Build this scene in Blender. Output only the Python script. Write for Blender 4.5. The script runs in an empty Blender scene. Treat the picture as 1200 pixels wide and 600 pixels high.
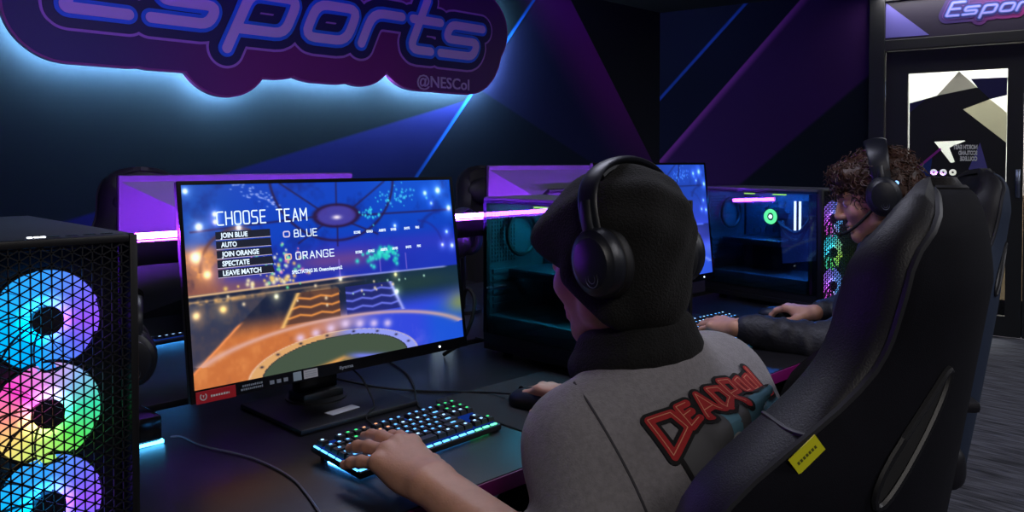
import bpy, bmesh, math, random
import numpy as np
from mathutils import Vector, Matrix
random.seed(7); np.random.seed(7)
SC = bpy.context.scene
COL = SC.collection
PI = math.pi
V = Vector

# ------------------------------------------------------------------ helpers
def lin(c):
    return tuple((x/12.92 if x <= .04045 else ((x+.055)/1.055)**2.4) for x in c)
def rgb(r, g, b): return lin((r/255, g/255, b/255))

MATS = {}
def mat(name, col, rough=.5, metal=0., spec=.5, emit=None, strength=0., bump=0., bscale=400., coat=0.,
        sheen=0., var=0., vscale=30.):
    m = bpy.data.materials.new(name); m.use_nodes = True
    nt = m.node_tree; b = nt.nodes['Principled BSDF']
    b.inputs['Base Color'].default_value = (*col, 1)
    b.inputs['Roughness'].default_value = rough
    b.inputs['Metallic'].default_value = metal
    b.inputs['Specular IOR Level'].default_value = spec
    b.inputs['Coat Weight'].default_value = coat
    if sheen:
        b.inputs['Sheen Weight'].default_value = sheen
    if emit:
        b.inputs['Emission Color'].default_value = (*emit, 1)
        b.inputs['Emission Strength'].default_value = strength
    if bump or var:
        tc = nt.nodes.new('ShaderNodeTexCoord')
    if bump:
        n = nt.nodes.new('ShaderNodeTexNoise'); n.inputs['Scale'].default_value = bscale; n.inputs['Detail'].default_value = 3
        nt.links.new(tc.outputs['Object'], n.inputs['Vector'])
        bp = nt.nodes.new('ShaderNodeBump'); bp.inputs['Strength'].default_value = bump; bp.inputs['Distance'].default_value = .01
        nt.links.new(n.outputs['Fac'], bp.inputs['Height']); nt.links.new(bp.outputs['Normal'], b.inputs['Normal'])
    if var:
        n2 = nt.nodes.new('ShaderNodeTexNoise'); n2.inputs['Scale'].default_value = vscale; n2.inputs['Detail'].default_value = 5
        nt.links.new(tc.outputs['Object'], n2.inputs['Vector'])
        mp = nt.nodes.new('ShaderNodeMapRange'); mp.inputs['From Min'].default_value = .3; mp.inputs['From Max'].default_value = .7
        mp.inputs['To Min'].default_value = 1-var; mp.inputs['To Max'].default_value = 1+var
        nt.links.new(n2.outputs['Fac'], mp.inputs['Value'])
        mx = nt.nodes.new('ShaderNodeVectorMath'); mx.operation = 'SCALE'; mx.inputs[0].default_value = col
        nt.links.new(mp.outputs['Result'], mx.inputs['Scale']); nt.links.new(mx.outputs['Vector'], b.inputs['Base Color'])
    MATS[name] = m
    return m
def glow(name, col, strength):
    m = bpy.data.materials.new(name); m.use_nodes = True; nt = m.node_tree
    nt.nodes.remove(nt.nodes['Principled BSDF'])
    e = nt.nodes.new('ShaderNodeEmission'); e.inputs['Color'].default_value = (*col, 1); e.inputs['Strength'].default_value = strength
    nt.links.new(e.outputs[0], nt.nodes['Material Output'].inputs['Surface']); return m

class MB:
    """collects shapes into one mesh"""
    def __init__(s, *mats): s.bm = bmesh.new(); s.mats = list(mats); s.mi = 0
    def use(s, i): s.mi = i; return s
    def _fin(s, verts, M=None):
        if M is not None: bmesh.ops.transform(s.bm, matrix=M, verts=verts)
        fs = set()
        for v in verts: fs.update(v.link_faces)
        for f in fs: f.material_index = s.mi
        return verts
    def box(s, lo, hi, M=None, bev=0., seg=2):
        c = [(a+b)/2 for a, b in zip(lo, hi)]; d = [abs(b-a) for a, b in zip(lo, hi)]
        r = bmesh.ops.create_cube(s.bm, size=1)['verts']
        bmesh.ops.transform(s.bm, matrix=Matrix.Translation(c) @ Matrix.Diagonal((*d, 1)), verts=r)
        if bev > 0:
            es = set()
            for v in r: es.update(v.link_edges)
            q = bmesh.ops.bevel(s.bm, geom=list(es), offset=min(bev, min(d)*.49), segments=seg, affect='EDGES', profile=.5)
            r = list({v for f in q['faces'] for v in f.verts} | {v for v in r if v.is_valid})
            # gather all connected
            seen = set(r); st = list(r)
            while st:
                v = st.pop()
                for e in v.link_edges:
                    o = e.other_vert(v)
                    if o not in seen: seen.add(o); st.append(o)
            r = list(seen)
        return s._fin(r, M)
    def cyl(s, a, b, r0, r1=None, n=24, caps=True):
        a = V(a); b = V(b); d = b-a
        q = bmesh.ops.create_cone(s.bm, cap_ends=caps, segments=n, radius1=r0, radius2=r0 if r1 is None else r1, depth=d.length)['verts']
        M = Matrix.Translation((a+b)/2) @ d.to_track_quat('Z', 'Y').to_matrix().to_4x4()
        return s._fin(q, M)
    def sph(s, c, r, n=16, M=None):
        q = bmesh.ops.create_uvsphere(s.bm, u_segments=n*2, v_segments=n, radius=1)['verts']
        r = (r, r, r) if isinstance(r, (int, float)) else r
        T = Matrix.Translation(c) @ Matrix.Diagonal((*r, 1))
        return s._fin(q, (M @ T) if M is not None else T)
    def tor(s, M, R, r, n=32, k=10, a0=0, a1=2*PI):
        full = abs(a1-a0-2*PI) < 1e-6; rows = []
        cnt = n if full else n+1
        for i in range(cnt):
            a = a0+(a1-a0)*i/n; row = []
            for j in range(k):
                t = 2*PI*j/k
                row.append(s.bm.verts.new(M @ V(((R+r*math.cos(t))*math.cos(a), (R+r*math.cos(t))*math.sin(a), r*math.sin(t)))))
            rows.append(row)
        for i in range(cnt if full else cnt-1):
            A = rows[i]; B = rows[(i+1) % cnt]
            for j in range(k):
                f = s.bm.faces.new((A[j], B[j], B[(j+1) % k], A[(j+1) % k])); f.material_index = s.mi
        return [v for q in rows for v in q]
    def tube(s, pts, r, n=8, smooth=4, flat=None):
        P = catmull(pts, smooth) if smooth > 1 else [V(p) for p in pts]
        N = len(P); rows = []; up = None
        for i, p in enumerate(P):
            t = (P[min(i+1, N-1)]-P[max(i-1, 0)]).normalized()
            if up is None:
                up = V((0, 0, 1)) if abs(t.z) < .9 else V((1, 0, 0))
            up = (up-t*up.dot(t)).normalized(); sd = t.cross(up)
            rr = r(i/(N-1)) if callable(r) else r
            fl = flat or 1.
            rows.append([s.bm.verts.new(p+(up*math.cos(2*PI*j/n)*fl+sd*math.sin(2*PI*j/n))*rr) for j in range(n)])
        for A, B in zip(rows, rows[1:]):
            for j in range(n):
                f = s.bm.faces.new((A[j], A[(j+1) % n], B[(j+1) % n], B[j])); f.material_index = s.mi
        for row, rev in ((rows[0], True), (rows[-1], False)):
            f = s.bm.faces.new(row if not rev else row[::-1]); f.material_index = s.mi
        return [v for q in rows for v in q]
    def prism(s, poly, y0, y1, M=None, plane='XZ'):
        """extrude a 2-D polygon (concave allowed) between two depths"""
        def P(p, d): return V((p[0], d, p[1])) if plane == 'XZ' else V((p[0], p[1], d))
        n = len(poly)
        a = [s.bm.verts.new(P(p, y0)) for p in poly]
        b = None
        if abs(y1-y0) > 1e-9:
            b = [s.bm.verts.new(P(p, y1)) for p in poly]
        fs = [s.bm.faces.new(a)]
        if b:
            fs.append(s.bm.faces.new(b[::-1]))
            for i in range(n): fs.append(s.bm.faces.new((a[i], b[i], b[(i+1) % n], a[(i+1) % n])))
        for f in fs: f.material_index = s.mi
        bmesh.ops.triangulate(s.bm, faces=[f for f in fs if len(f.verts) > 4])
        vs = a+(b or [])
        for v in vs:
            for f in v.link_faces: f.material_index = s.mi
        if M is not None: bmesh.ops.transform(s.bm, matrix=M, verts=vs)
        return vs
    def lathe(s, prof, M=None, n=32):
        rows = []
        for r, z in prof:
            rows.append([s.bm.verts.new((r*math.cos(2*PI*j/n), r*math.sin(2*PI*j/n), z)) for j in range(n)])
        for A, B in zip(rows, rows[1:]):
            for j in range(n):
                f = s.bm.faces.new((A[j], A[(j+1) % n], B[(j+1) % n], B[j])); f.material_index = s.mi
        for row in (rows[0], rows[-1]):
            try: f = s.bm.faces.new(row); f.material_index = s.mi
            except ValueError: pass
        vs = [v for q in rows for v in q]
        if M is not None: bmesh.ops.transform(s.bm, matrix=M, verts=vs)
        return vs
    def stroke(s, pts, w, y0, y1, M=None, closed=False, n=10):
        """ribbon of half width w round a 2-D polyline, in the XZ plane, rounded ends and joints"""
        seg = list(zip(pts, pts[1:]))+([(pts[-1], pts[0])] if closed else [])
        for p, q in seg:
            a = math.atan2(q[1]-p[1], q[0]-p[0]); poly = []
            for k in range(n+1):
                t = a+PI/2+PI*k/n; poly.append((p[0]+w*math.cos(t), p[1]+w*math.sin(t)))
            for k in range(n+1):
                t = a-PI/2+PI*k/n; poly.append((q[0]+w*math.cos(t), q[1]+w*math.sin(t)))
            s.prism(poly, y0, y1, M)
    def build(s, name, parent=None, smooth=True, angle=35, M=None, fixn=True):
        if fixn: bmesh.ops.recalc_face_normals(s.bm, faces=s.bm.faces)
        me = bpy.data.meshes.new(name); s.bm.to_mesh(me); s.bm.free()
        return link(name, me, s.mats, parent, smooth, angle, M)
def link(name, me, mats, parent=None, smooth=True, angle=35, M=None):
    for m in mats: me.materials.append(m)
    if smooth:
        me.polygons.foreach_set('use_smooth', [True]*len(me.polygons))
        try: me.set_sharp_from_angle(angle=math.radians(angle))
        except Exception: pass
    o = bpy.data.objects.new(name, me); COL.objects.link(o)
    if parent: o.parent = parent
    if M is not None: o.matrix_local = M
    return o
def catmull(pts, k):
    P = [V(p) for p in pts]
    if len(P) < 3: return [P[0].lerp(P[-1], i/k) for i in range(k+1)]
    Q = [P[0]*2-P[1]]+P+[P[-1]*2-P[-2]]; out = []
    for i in range(1, len(Q)-2):
        for j in range(k):
            t = j/k; a, b, c, d = Q[i-1], Q[i], Q[i+1], Q[i+2]
            out.append(.5*((2*b)+(c-a)*t+(2*a-5*b+4*c-d)*t*t+(3*b-a-3*c+d)*t**3))
    out.append(P[-1]); return out
def field_polys(dist, x0, x1, z0, z1, h):
    """polygons covering the region dist<0 on a grid (marching squares, full rows merged) and its boundary edges"""
    nx = int(math.ceil((x1-x0)/h))+1; nz = int(math.ceil((z1-z0)/h))+1
    X = x0+h*np.arange(nx); Z = z0+h*np.arange(nz)
    D = dist(X[:, None], Z[None, :]); D = np.where(np.abs(D) < 1e-7, 1e-7, D); I = D < 0
    polys = []; edges = []
    full = I[:-1, :-1] & I[1:, :-1] & I[1:, 1:] & I[:-1, 1:]
    anyc = I[:-1, :-1] | I[1:, :-1] | I[1:, 1:] | I[:-1, 1:]
    for j in range(nz-1):
        i = 0
        while i < nx-1:
            if full[i, j]:
                k = i
                while k < nx-1 and full[k, j]: k += 1
                polys.append([(X[i], Z[j]), (X[k], Z[j]), (X[k], Z[j+1]), (X[i], Z[j+1])]); i = k
            else: i += 1
    for i, j in np.argwhere(anyc & ~full):
        c = [(i, j), (i+1, j), (i+1, j+1), (i, j+1)]; P = []; cr = []
        for a, b in zip(c, c[1:]+c[:1]):
            da, db = D[a], D[b]
            if da < 0: P.append((X[a[0]], Z[a[1]]))
            if (da < 0) != (db < 0):
                t = da/(da-db); q = (X[a[0]]+(X[b[0]]-X[a[0]])*t, Z[a[1]]+(Z[b[1]]-Z[a[1]])*t); P.append(q); cr.append((q, da < 0))
        if len(P) > 2: polys.append(P)
        if len(cr) == 2:
            a, b = cr
            edges.append((a[0], b[0]) if a[1] else (b[0], a[0]))
    return polys, edges
def strokes_dist(strokes, w):
    def fn(X, Z):
        d = np.full(np.broadcast(X, Z).shape, 9.)
        for pts, c_ in strokes:
            for p, q in list(zip(pts, pts[1:]))+([(pts[-1], pts[0])] if c_ else []):
                dx, dz = q[0]-p[0], q[1]-p[1]; L2 = dx*dx+dz*dz or 1e-12
                t = np.clip(((X-p[0])*dx+(Z-p[1])*dz)/L2, 0, 1); d = np.minimum(d, np.hypot(X-p[0]-dx*t, Z-p[1]-dz*t))
        return d-w
    return fn
def solid_strokes(mb, strokes, w, y0, y1, h):
    """one clean slab round all the strokes: front at y0 (towards -Y), sides back to y1"""
    xs = [p[0] for s, _ in strokes for p in s]; zs = [p[1] for s, _ in strokes for p in s]
    pol, ed = field_polys(strokes_dist(strokes, w), min(xs)-w-2*h, max(xs)+w+2*h, min(zs)-w-2*h, max(zs)+w+2*h, h)
    for P in pol:
        f = mb.bm.faces.new([mb.bm.verts.new((p[0], y0, p[1])) for p in P]); f.material_index = mb.mi
    for a, b in ed:
        f = mb.bm.faces.new([mb.bm.verts.new((b[0], y0, b[1])), mb.bm.verts.new((a[0], y0, a[1])), mb.bm.verts.new((a[0], y1, a[1])), mb.bm.verts.new((b[0], y1, b[1]))]); f.material_index = mb.mi
    bmesh.ops.remove_doubles(mb.bm, verts=mb.bm.verts[:], dist=1e-6)
def thing(name, label, cat, loc=(0, 0, 0), rz=0., group=None):
    o = bpy.data.objects.new(name, None); COL.objects.link(o); o.empty_display_size = .05
    o.location = loc; o.rotation_euler = (0, 0, rz)
    o['label'] = label; o['category'] = cat
    if group: o['group'] = group
    return o
def tag(o, label, cat, group=None):
    o['label'] = label; o['category'] = cat
    if group: o['group'] = group
    return o
def struct(o): o['kind'] = 'structure'; return o
def copy_tree(o, parent=None):
    c = o.copy(); COL.objects.link(c)
    if parent: c.parent = parent
    for ch in list(o.children): copy_tree(ch, c)
    return c
def dup(root, loc, rz, label, group=None):
    c = copy_tree(root); c.location = loc; c.rotation_euler = (0, 0, rz); c['label'] = label
    if group: c['group'] = group
    return c
def text_mesh(txt, size, extr=0., bold=0.):
    cu = bpy.data.curves.new('txt', 'FONT'); cu.body = txt; cu.size = size; cu.extrude = extr; cu.offset = bold
    cu.resolution_u = 3
    ob = bpy.data.objects.new('txt', cu); COL.objects.link(ob)
    me = bpy.data.meshes.new_from_object(ob.evaluated_get(bpy.context.evaluated_depsgraph_get()))
    bpy.data.objects.remove(ob); bpy.data.curves.remove(cu)
    return me
def text_into(mb, txt, size, M, extr=0., bold=0., fitw=None):
    """text in local XY put through M into a builder"""
    me = text_mesh(txt, size, extr, bold)
    xs = [v.co.x for v in me.vertices]
    sx = fitw/(max(xs)-min(xs)) if fitw and xs else 1.
    x0 = min(xs) if xs else 0
    vs = [mb.bm.verts.new(M @ V(((v.co.x-x0)*sx, v.co.y, v.co.z))) for v in me.vertices]
    for p in me.polygons:
        try: f = mb.bm.faces.new([vs[i] for i in p.vertices]); f.material_index = mb.mi
        except ValueError: pass
    bpy.data.meshes.remove(me)
def blur_line(mb, x, z, wd, h, y):
    """a line of print too small to read: short blocks of uneven width"""
    r_ = random.Random(int(wd*1e5)); q = x
    while q < x+wd:
        w_ = h*r_.uniform(.45, .95); mb.prism([(q, z), (q+w_, z), (q+w_, z+h*r_.uniform(.75, 1.)), (q, z+h*.8)], y, y-.0001); q += w_+h*.28
XZ = Matrix(((1, 0, 0, 0), (0, 0, -1, 0), (0, 1, 0, 0), (0, 0, 0, 1)))   # text XY -> XZ, facing -Y
def T(x, y, z): return Matrix.Translation((x, y, z))
def RZ(a): return Matrix.Rotation(a, 4, 'Z')
def RX(a): return Matrix.Rotation(a, 4, 'X')
def RY(a): return Matrix.Rotation(a, 4, 'Y')

# --- signed distance sculpting (smooth unions, surface nets)
class SDF:
    def __init__(s, lo, hi, h):
        s.lo = np.array(lo, np.float32); s.h = h
        s.n = [int(math.ceil((b-a)/h))+1 for a, b in zip(lo, hi)]
        s.ax = [(s.lo[i]+h*np.arange(s.n[i])).astype(np.float32) for i in range(3)]
        s.d = np.full(s.n, 1., np.float32)
    def _sl(s, lo, hi):
        r = []
        for i in range(3):
            a = int(math.floor((lo[i]-s.lo[i])/s.h)); b = int(math.ceil((hi[i]-s.lo[i])/s.h))+1
            a = max(a, 0); b = min(b, s.n[i])
            if b <= a: return None
            r.append(slice(a, b))
        return tuple(r)
    def op(s, fn, lo, hi, k, sub=False):
        pad = k+4*s.h
        sl = s._sl([x-pad for x in lo], [x+pad for x in hi])
        if sl is None: return
        X = s.ax[0][sl[0]][:, None, None]; Y = s.ax[1][sl[1]][None, :, None]; Z = s.ax[2][sl[2]][None, None, :]
        d = fn(X, Y, Z); c = s.d[sl]
        if sub: d = -d
        if k <= 0:
            s.d[sl] = np.maximum(c, d) if sub else np.minimum(c, d); return
        if sub:
            t = np.clip(.5-.5*(c-d)/k, 0, 1); s.d[sl] = c*(1-t)+d*t+k*t*(1-t)
        else:
            t = np.clip(.5+.5*(c-d)/k, 0, 1); s.d[sl] = c*(1-t)+d*t-k*t*(1-t)
    def cap(s, a, b, ra, rb=None, k=.02, sub=False):
        rb = ra if rb is None else rb
        a = [float(q) for q in a]; b = [float(q) for q in b]
        ab = [q-p for p, q in zip(a, b)]; L2 = sum(q*q for q in ab) or 1e-9
        def fn(X, Y, Z):
            x = X-a[0]; y = Y-a[1]; z = Z-a[2]
            t = np.clip((x*ab[0]+y*ab[1]+z*ab[2])/L2, 0, 1)
            return np.sqrt((x-ab[0]*t)**2+(y-ab[1]*t)**2+(z-ab[2]*t)**2)-(ra+(rb-ra)*t)
        R = max(ra, rb)
        s.op(fn, [min(p, q)-R for p, q in zip(a, b)], [max(p, q)+R for p, q in zip(a, b)], k, sub)
    def ell(s, c, r, rot=None, k=.02, sub=False):
        c = [float(q) for q in c]
        Rm = (rot.to_3x3().transposed() if rot is not None else None)
        def fn(X, Y, Z):
            x = X-c[0]; y = Y-c[1]; z = Z-c[2]
            if Rm is not None:
                x, y, z = (Rm[0][0]*x+Rm[0][1]*y+Rm[0][2]*z, Rm[1][0]*x+Rm[1][1]*y+Rm[1][2]*z, Rm[2][0]*x+Rm[2][1]*y+Rm[2][2]*z)
            k0 = np.sqrt((x/r[0])**2+(y/r[1])**2+(z/r[2])**2)
            k1 = np.sqrt((x/r[0]**2)**2+(y/r[1]**2)**2+(z/r[2]**2)**2)+1e-6
            return np.where(k0 < 1e-4, -min(r), k0*(k0-1)/k1)
        R = max(r) if rot is not None else None
        lo = [q-(R or rr) for q, rr in zip(c, r)]; hi = [q+(R or rr) for q, rr in zip(c, r)]
        s.op(fn, lo, hi, k, sub)
    def mesh(s):
        d = s.d; ins = d < 0; nx, ny, nz = s.n
        cnt = np.zeros((nx-1, ny-1, nz-1), np.int8)
        for i in (0, 1):
            for j in (0, 1):
                for k in (0, 1): cnt += ins[i:nx-1+i, j:ny-1+j, k:nz-1+k]
        act = (cnt > 0) & (cnt < 8)
        C = np.argwhere(act); idx = np.full(act.shape, -1, np.int64); idx[act] = np.arange(len(C))
        acc = np.zeros((len(C), 3)); num = np.zeros(len(C))
        off = [(i, j, k) for i in (0, 1) for j in (0, 1) for k in (0, 1)]
        val = {o: d[C[:, 0]+o[0], C[:, 1]+o[1], C[:, 2]+o[2]] for o in off}
        for o in off:
            for a in range(3):
                if o[a] == 0:
                    p = list(o); p[a] = 1; p = tuple(p)
                    va, vb = val[o], val[p]; m = (va < 0) != (vb < 0)
                    t = np.where(m, va/np.where(m, va-vb, 1), 0)
                    pt = np.array(o, float)[None, :].repeat(len(C), 0); pt[:, a] += t
                    acc[m] += pt[m]; num[m] += 1
        verts = s.lo+(C+acc/num[:, None])*s.h
        faces = []
        for a in range(3):
            sh = [nx, ny, nz]; sh[a] -= 1
            A = ins[tuple(slice(0, sh[i]) for i in range(3))]
            B = ins[tuple(slice(1, sh[i]+1) if i == a else slice(0, sh[i]) for i in range(3))]
            E = np.argwhere(A != B); b, c = (a+1) % 3, (a+2) % 3
            ok = (E[:, b] > 0) & (E[:, c] > 0) & (E[:, b] < s.n[b]-1) & (E[:, c] < s.n[c]-1); E = E[ok]
            inA = A[E[:, 0], E[:, 1], E[:, 2]]
            def cell(db, dc):
                q = E.copy(); q[:, b] += db; q[:, c] += dc; return idx[q[:, 0], q[:, 1], q[:, 2]]
            q = np.stack([cell(-1, -1), cell(0, -1), cell(0, 0), cell(-1, 0)], 1)
            q[~inA] = q[~inA][:, ::-1]; faces.append(q)
        return verts, np.concatenate(faces)
def sdf_obj(name, geo, mats, parent=None, Ms=None):
    """geo: list of (verts, faces[, matrix]) joined into one mesh"""
    vs = []; fs = []; o = 0
    for g in geo:
        v, f = g[0], g[1]
        if len(g) > 2 and g[2] is not None:
            M = np.array(g[2]); v = v @ M[:3, :3].T+M[:3, 3]
            if np.linalg.det(M[:3, :3]) < 0: f = f[:, ::-1]
        vs.append(v); fs.append(f+o); o += len(v)
    v = np.concatenate(vs); f = np.concatenate(fs)
    me = bpy.data.meshes.new(name); me.from_pydata(v.tolist(), [], f.tolist()); me.update()
    return link(name, me, mats, parent, True, 180)

# ------------------------------------------------------------------ camera
cam = bpy.data.cameras.new('camera'); co = bpy.data.objects.new('camera', cam); COL.objects.link(co); SC.camera = co
cam.sensor_width = 36; cam.lens = 28.5; cam.shift_y = -88.4/1200; cam.clip_start = .02
yaw, pitch = math.radians(45.3), math.atan(21.6/950)
co.location = (0, 0, 1.25); co.rotation_euler = (PI/2-pitch, 0, yaw-PI/2)
SC.view_settings.view_transform = 'Standard'
try: SC.view_settings.look = 'None'
except Exception: pass
SC.view_settings.gamma = 1; SC.view_settings.use_curve_mapping = False; SC.view_settings.exposure = 0
w = bpy.data.worlds.new('world'); SC.world = w; w.use_nodes = True
w.node_tree.nodes['Background'].inputs[0].default_value = (.25, .3, .5, 1); w.node_tree.nodes['Background'].inputs[1].default_value = .03

# ------------------------------------------------------------------ materials
M_black = mat('black_plastic', rgb(14, 14, 17), .45, bump=.05, bscale=900)
M_blackgloss = mat('black_gloss', rgb(9, 9, 12), .18)
M_case = mat('case_steel', rgb(52, 56, 66), .5, bump=.06, bscale=1200)
M_rubber = mat('rubber', rgb(12, 12, 13), .8)
M_leather = mat('chair_leather', rgb(27, 26, 30), .5, spec=.3, bump=.12, bscale=500, var=.12)
M_suede = mat('chair_shell_fabric', rgb(9, 9, 17), .85, spec=.15, bump=.1, bscale=900, var=.15)
M_skin = mat('skin', rgb(206, 152, 126), .5, bump=.05, bscale=260, var=.06, vscale=60)
M_skin.node_tree.nodes['Principled BSDF'].inputs['Subsurface Weight'].default_value = .12
M_skin.node_tree.nodes['Principled BSDF'].inputs['Subsurface Radius'].default_value = (.01, .004, .002)
M_hoodie = mat('grey_marl', rgb(134, 130, 134), .9, bump=.25, bscale=420, sheen=.3, var=.13, vscale=140)
M_knit = mat('black_knit', rgb(11, 10, 10), .95, bump=.4, bscale=330, sheen=.02, var=.2, vscale=90)
M_jacket = mat('dark_jacket', rgb(34, 34, 44), .6, bump=.2, bscale=120, var=.15)
M_denim = mat('dark_trousers', rgb(22, 23, 30), .9, bump=.1, bscale=300)
M_shoe = mat('dark_shoe', rgb(20, 20, 22), .6)
M_hair = mat('brown_hair', rgb(72, 44, 30), .5, var=.35, vscale=45)
M_desk = mat('desk_black', rgb(26, 25, 29), .34, bump=.05, bscale=700, var=.08)
M_edge = mat('desk_edge_magenta', rgb(120, 12, 96), .4)
M_metal = mat('dark_metal', rgb(60, 62, 68), .35, metal=.9)
M_chrome = mat('steel', rgb(150, 160, 180), .25, metal=1.)
M_white = mat('white_label', rgb(205, 205, 212), .6)
M_headset = mat('headset_plastic', rgb(26, 28, 36), .38, bump=.05, bscale=800)
M_pad = mat('pad_leatherette', rgb(17, 17, 20), .55, bump=.1, bscale=500)
M_housing = mat('monitor_housing', rgb(58, 58, 62), .5, bump=.05, bscale=900)
G_purple = glow('led_purple', (.27, .03, 1.), 300.)
G_white = glow('led_white', (.9, .95, 1.), 4.)

# ------------------------------------------------------------------ shell
FX, FY = 6.0, 4.2; CEIL = 2.57
def carpet():
    m = mat('carpet', rgb(70, 70, 80), .95, bump=.35, bscale=260)
    nt = m.node_tree; b = nt.nodes['Principled BSDF']
    tc = nt.nodes.new('ShaderNodeTexCoord'); mp = nt.nodes.new('ShaderNodeMapping'); mp.inputs['Scale'].default_value = (60, 5, 1)
    mp.inputs['Rotation'].default_value = (0, 0, .1)
    n = nt.nodes.new('ShaderNodeTexNoise'); n.inputs['Scale'].default_value = 1; n.inputs['Detail'].default_value = 4
    cr = nt.nodes.new('ShaderNodeValToRGB')
    cr.color_ramp.elements[0].position = .35; cr.color_ramp.elements[0].color = (*rgb(46, 47, 56), 1)
    cr.color_ramp.elements[1].position = .68; cr.color_ramp.elements[1].color = (*rgb(112, 112, 126), 1)
    nt.links.new(tc.outputs['Object'], mp.inputs['Vector']); nt.links.new(mp.outputs[0], n.inputs['Vector'])
    nt.links.new(n.outputs['Fac'], cr.inputs[0]); nt.links.new(cr.outputs[0], b.inputs['Base Color']); return m
fl = MB(carpet()); fl.box((-2.5, -3.2, -.1), (9.2, 4.6, 0)); struct(fl.build('floor', smooth=False))
ce = MB(mat('ceiling_black', rgb(11, 11, 13), .9)); ce.box((-2.5, -3.2, CEIL), (9.2, 4.6, CEIL+.1)); struct(ce.build('ceiling', smooth=False))

class NG:
    """tiny node-graph writer for the wall murals; coordinates are the wall's own x and z in metres"""
    def __init__(s, m):
        s.nt = m.node_tree; tc = s.nt.nodes.new('ShaderNodeTexCoord'); sp = s.nt.nodes.new('ShaderNodeSeparateXYZ')
        s.nt.links.new(tc.outputs['Object'], sp.inputs[0]); s.x, s.z = sp.outputs['X'], sp.outputs['Z']; s.tc = tc
    def m(s, op, a, b=None, c=None):
        n = s.nt.nodes.new('ShaderNodeMath'); n.operation = op
        for i, q in enumerate((a, b, c)):
            if q is None: continue
            if isinstance(q, (int, float)): n.inputs[i].default_value = q
            else: s.nt.links.new(q, n.inputs[i])
        return n.outputs[0]
    def dist(s, p, q):
        """signed distance to the line p->q, positive on its right side"""
        dx, dz = q[0]-p[0], q[1]-p[1]; L = math.hypot(dx, dz); nx, nz = dz/L, -dx/L
        return s.m('ADD', s.m('ADD', s.m('MULTIPLY', s.x, nx), s.m('MULTIPLY', s.z, nz)), -(nx*p[0]+nz*p[1]))
    def ss(s, v, a, b, lo=0., hi=1.):
        n = s.nt.nodes.new('ShaderNodeMapRange'); n.interpolation_type = 'SMOOTHSTEP'
        s.nt.links.new(v, n.inputs['Value'])
        for k, q in zip(('From Min', 'From Max', 'To Min', 'To Max'), (a, b, lo, hi)): n.inputs[k].default_value = q
        return n.outputs['Result']
    def mul(s, *v):
        r = v[0]
        for q in v[1:]: r = s.m('MULTIPLY', r, q)
        return r
    def mix(s, base, col, fac):
        n = s.nt.nodes.new('ShaderNodeMix'); n.data_type = 'RGBA'
        s.nt.links.new(fac, n.inputs[0])
        for q, k in ((base, 6), (col, 7)):
            if isinstance(q, tuple): n.inputs[k].default_value = (*q, 1)
            else: s.nt.links.new(q, n.inputs[k])
        return n.outputs[2]
    def out(s, c): s.nt.links.new(c, s.nt.nodes['Principled BSDF'].inputs['Base Color'])

mw = mat('mural_sign_wall', rgb(30, 44, 62), .85, spec=.15, bump=.12, bscale=700)
g = NG(mw)
A0, A1 = (3.293, 1.166), (3.725, 1.674)
dA = g.dist(A0, A1)                     # + right of the blue line
dU = g.dist((2.157, 1.25), (3.74, 1.69))  # + below the wedge's upper edge
P0, P1 = (4.80, 2.52), (5.835, 1.325)
dP = g.dist(P1, P0)                     # + right/above beam edge
base = rgb(15, 29, 39)
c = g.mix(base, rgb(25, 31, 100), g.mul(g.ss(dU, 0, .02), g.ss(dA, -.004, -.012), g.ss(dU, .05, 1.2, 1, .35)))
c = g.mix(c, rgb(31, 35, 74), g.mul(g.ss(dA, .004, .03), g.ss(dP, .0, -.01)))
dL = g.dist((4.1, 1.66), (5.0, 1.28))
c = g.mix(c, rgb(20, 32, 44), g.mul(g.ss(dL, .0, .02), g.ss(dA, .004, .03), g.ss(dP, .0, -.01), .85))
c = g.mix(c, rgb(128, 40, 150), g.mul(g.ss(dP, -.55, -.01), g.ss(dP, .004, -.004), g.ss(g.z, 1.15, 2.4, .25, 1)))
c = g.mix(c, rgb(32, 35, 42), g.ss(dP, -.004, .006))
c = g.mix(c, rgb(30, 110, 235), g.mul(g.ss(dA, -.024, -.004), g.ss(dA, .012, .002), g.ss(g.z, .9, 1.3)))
g.out(c)
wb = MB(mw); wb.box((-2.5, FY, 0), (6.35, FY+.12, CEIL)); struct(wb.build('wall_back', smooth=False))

ANG = math.radians(-78.9)
MWR = T(FX, FY, 0) @ RZ(ANG)            # right wall frame: local x runs along the wall, local -y is into the room
mr = mat('mural_door_wall', rgb(30, 32, 60), .85, spec=.15, bump=.12, bscale=700)
g = NG(mr)
dB = g.dist((.007, 1.817), (.753, 2.557)); dK = g.dist((.009, 1.273), (1.209, 2.549)); dD = g.dist((.6, .95), (1.75, 1.93))
c = g.mix(rgb(28, 29, 58), rgb(26, 29, 40), g.ss(g.z, 2.0, 1.2))
c = g.mix(c, rgb(23, 24, 50), g.ss(dB, .0, .02))
c = g.mix(c, rgb(60, 28, 86), g.mul(g.ss(dK, .0, .02), g.ss(dD, .02, -.02)))
c = g.mix(c, rgb(20, 25, 38), g.mul(g.ss(dD, -.02, .02), g.ss(dK, .0, .02)))
c = g.mix(c, rgb(46, 84, 200), g.mul(g.ss(dB, -.02, -.004), g.ss(dB, .02, .006)))
c = g.mix(c, rgb(150, 62, 165), g.mul(g.ss(dK, -.006, .004), g.ss(dK, .07, .004)))
g.out(c)
wr = MB(mr)
wr.box((0, 0, 0), (1.73, .12, CEIL)); wr.box((1.73, 0, 2.52), (3.62, .12, CEIL)); wr.box((3.62, 0, 0), (5.4, .12, CEIL))
o = struct(wr.build('wall_right', smooth=False)); o.matrix_local = MWR
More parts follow.
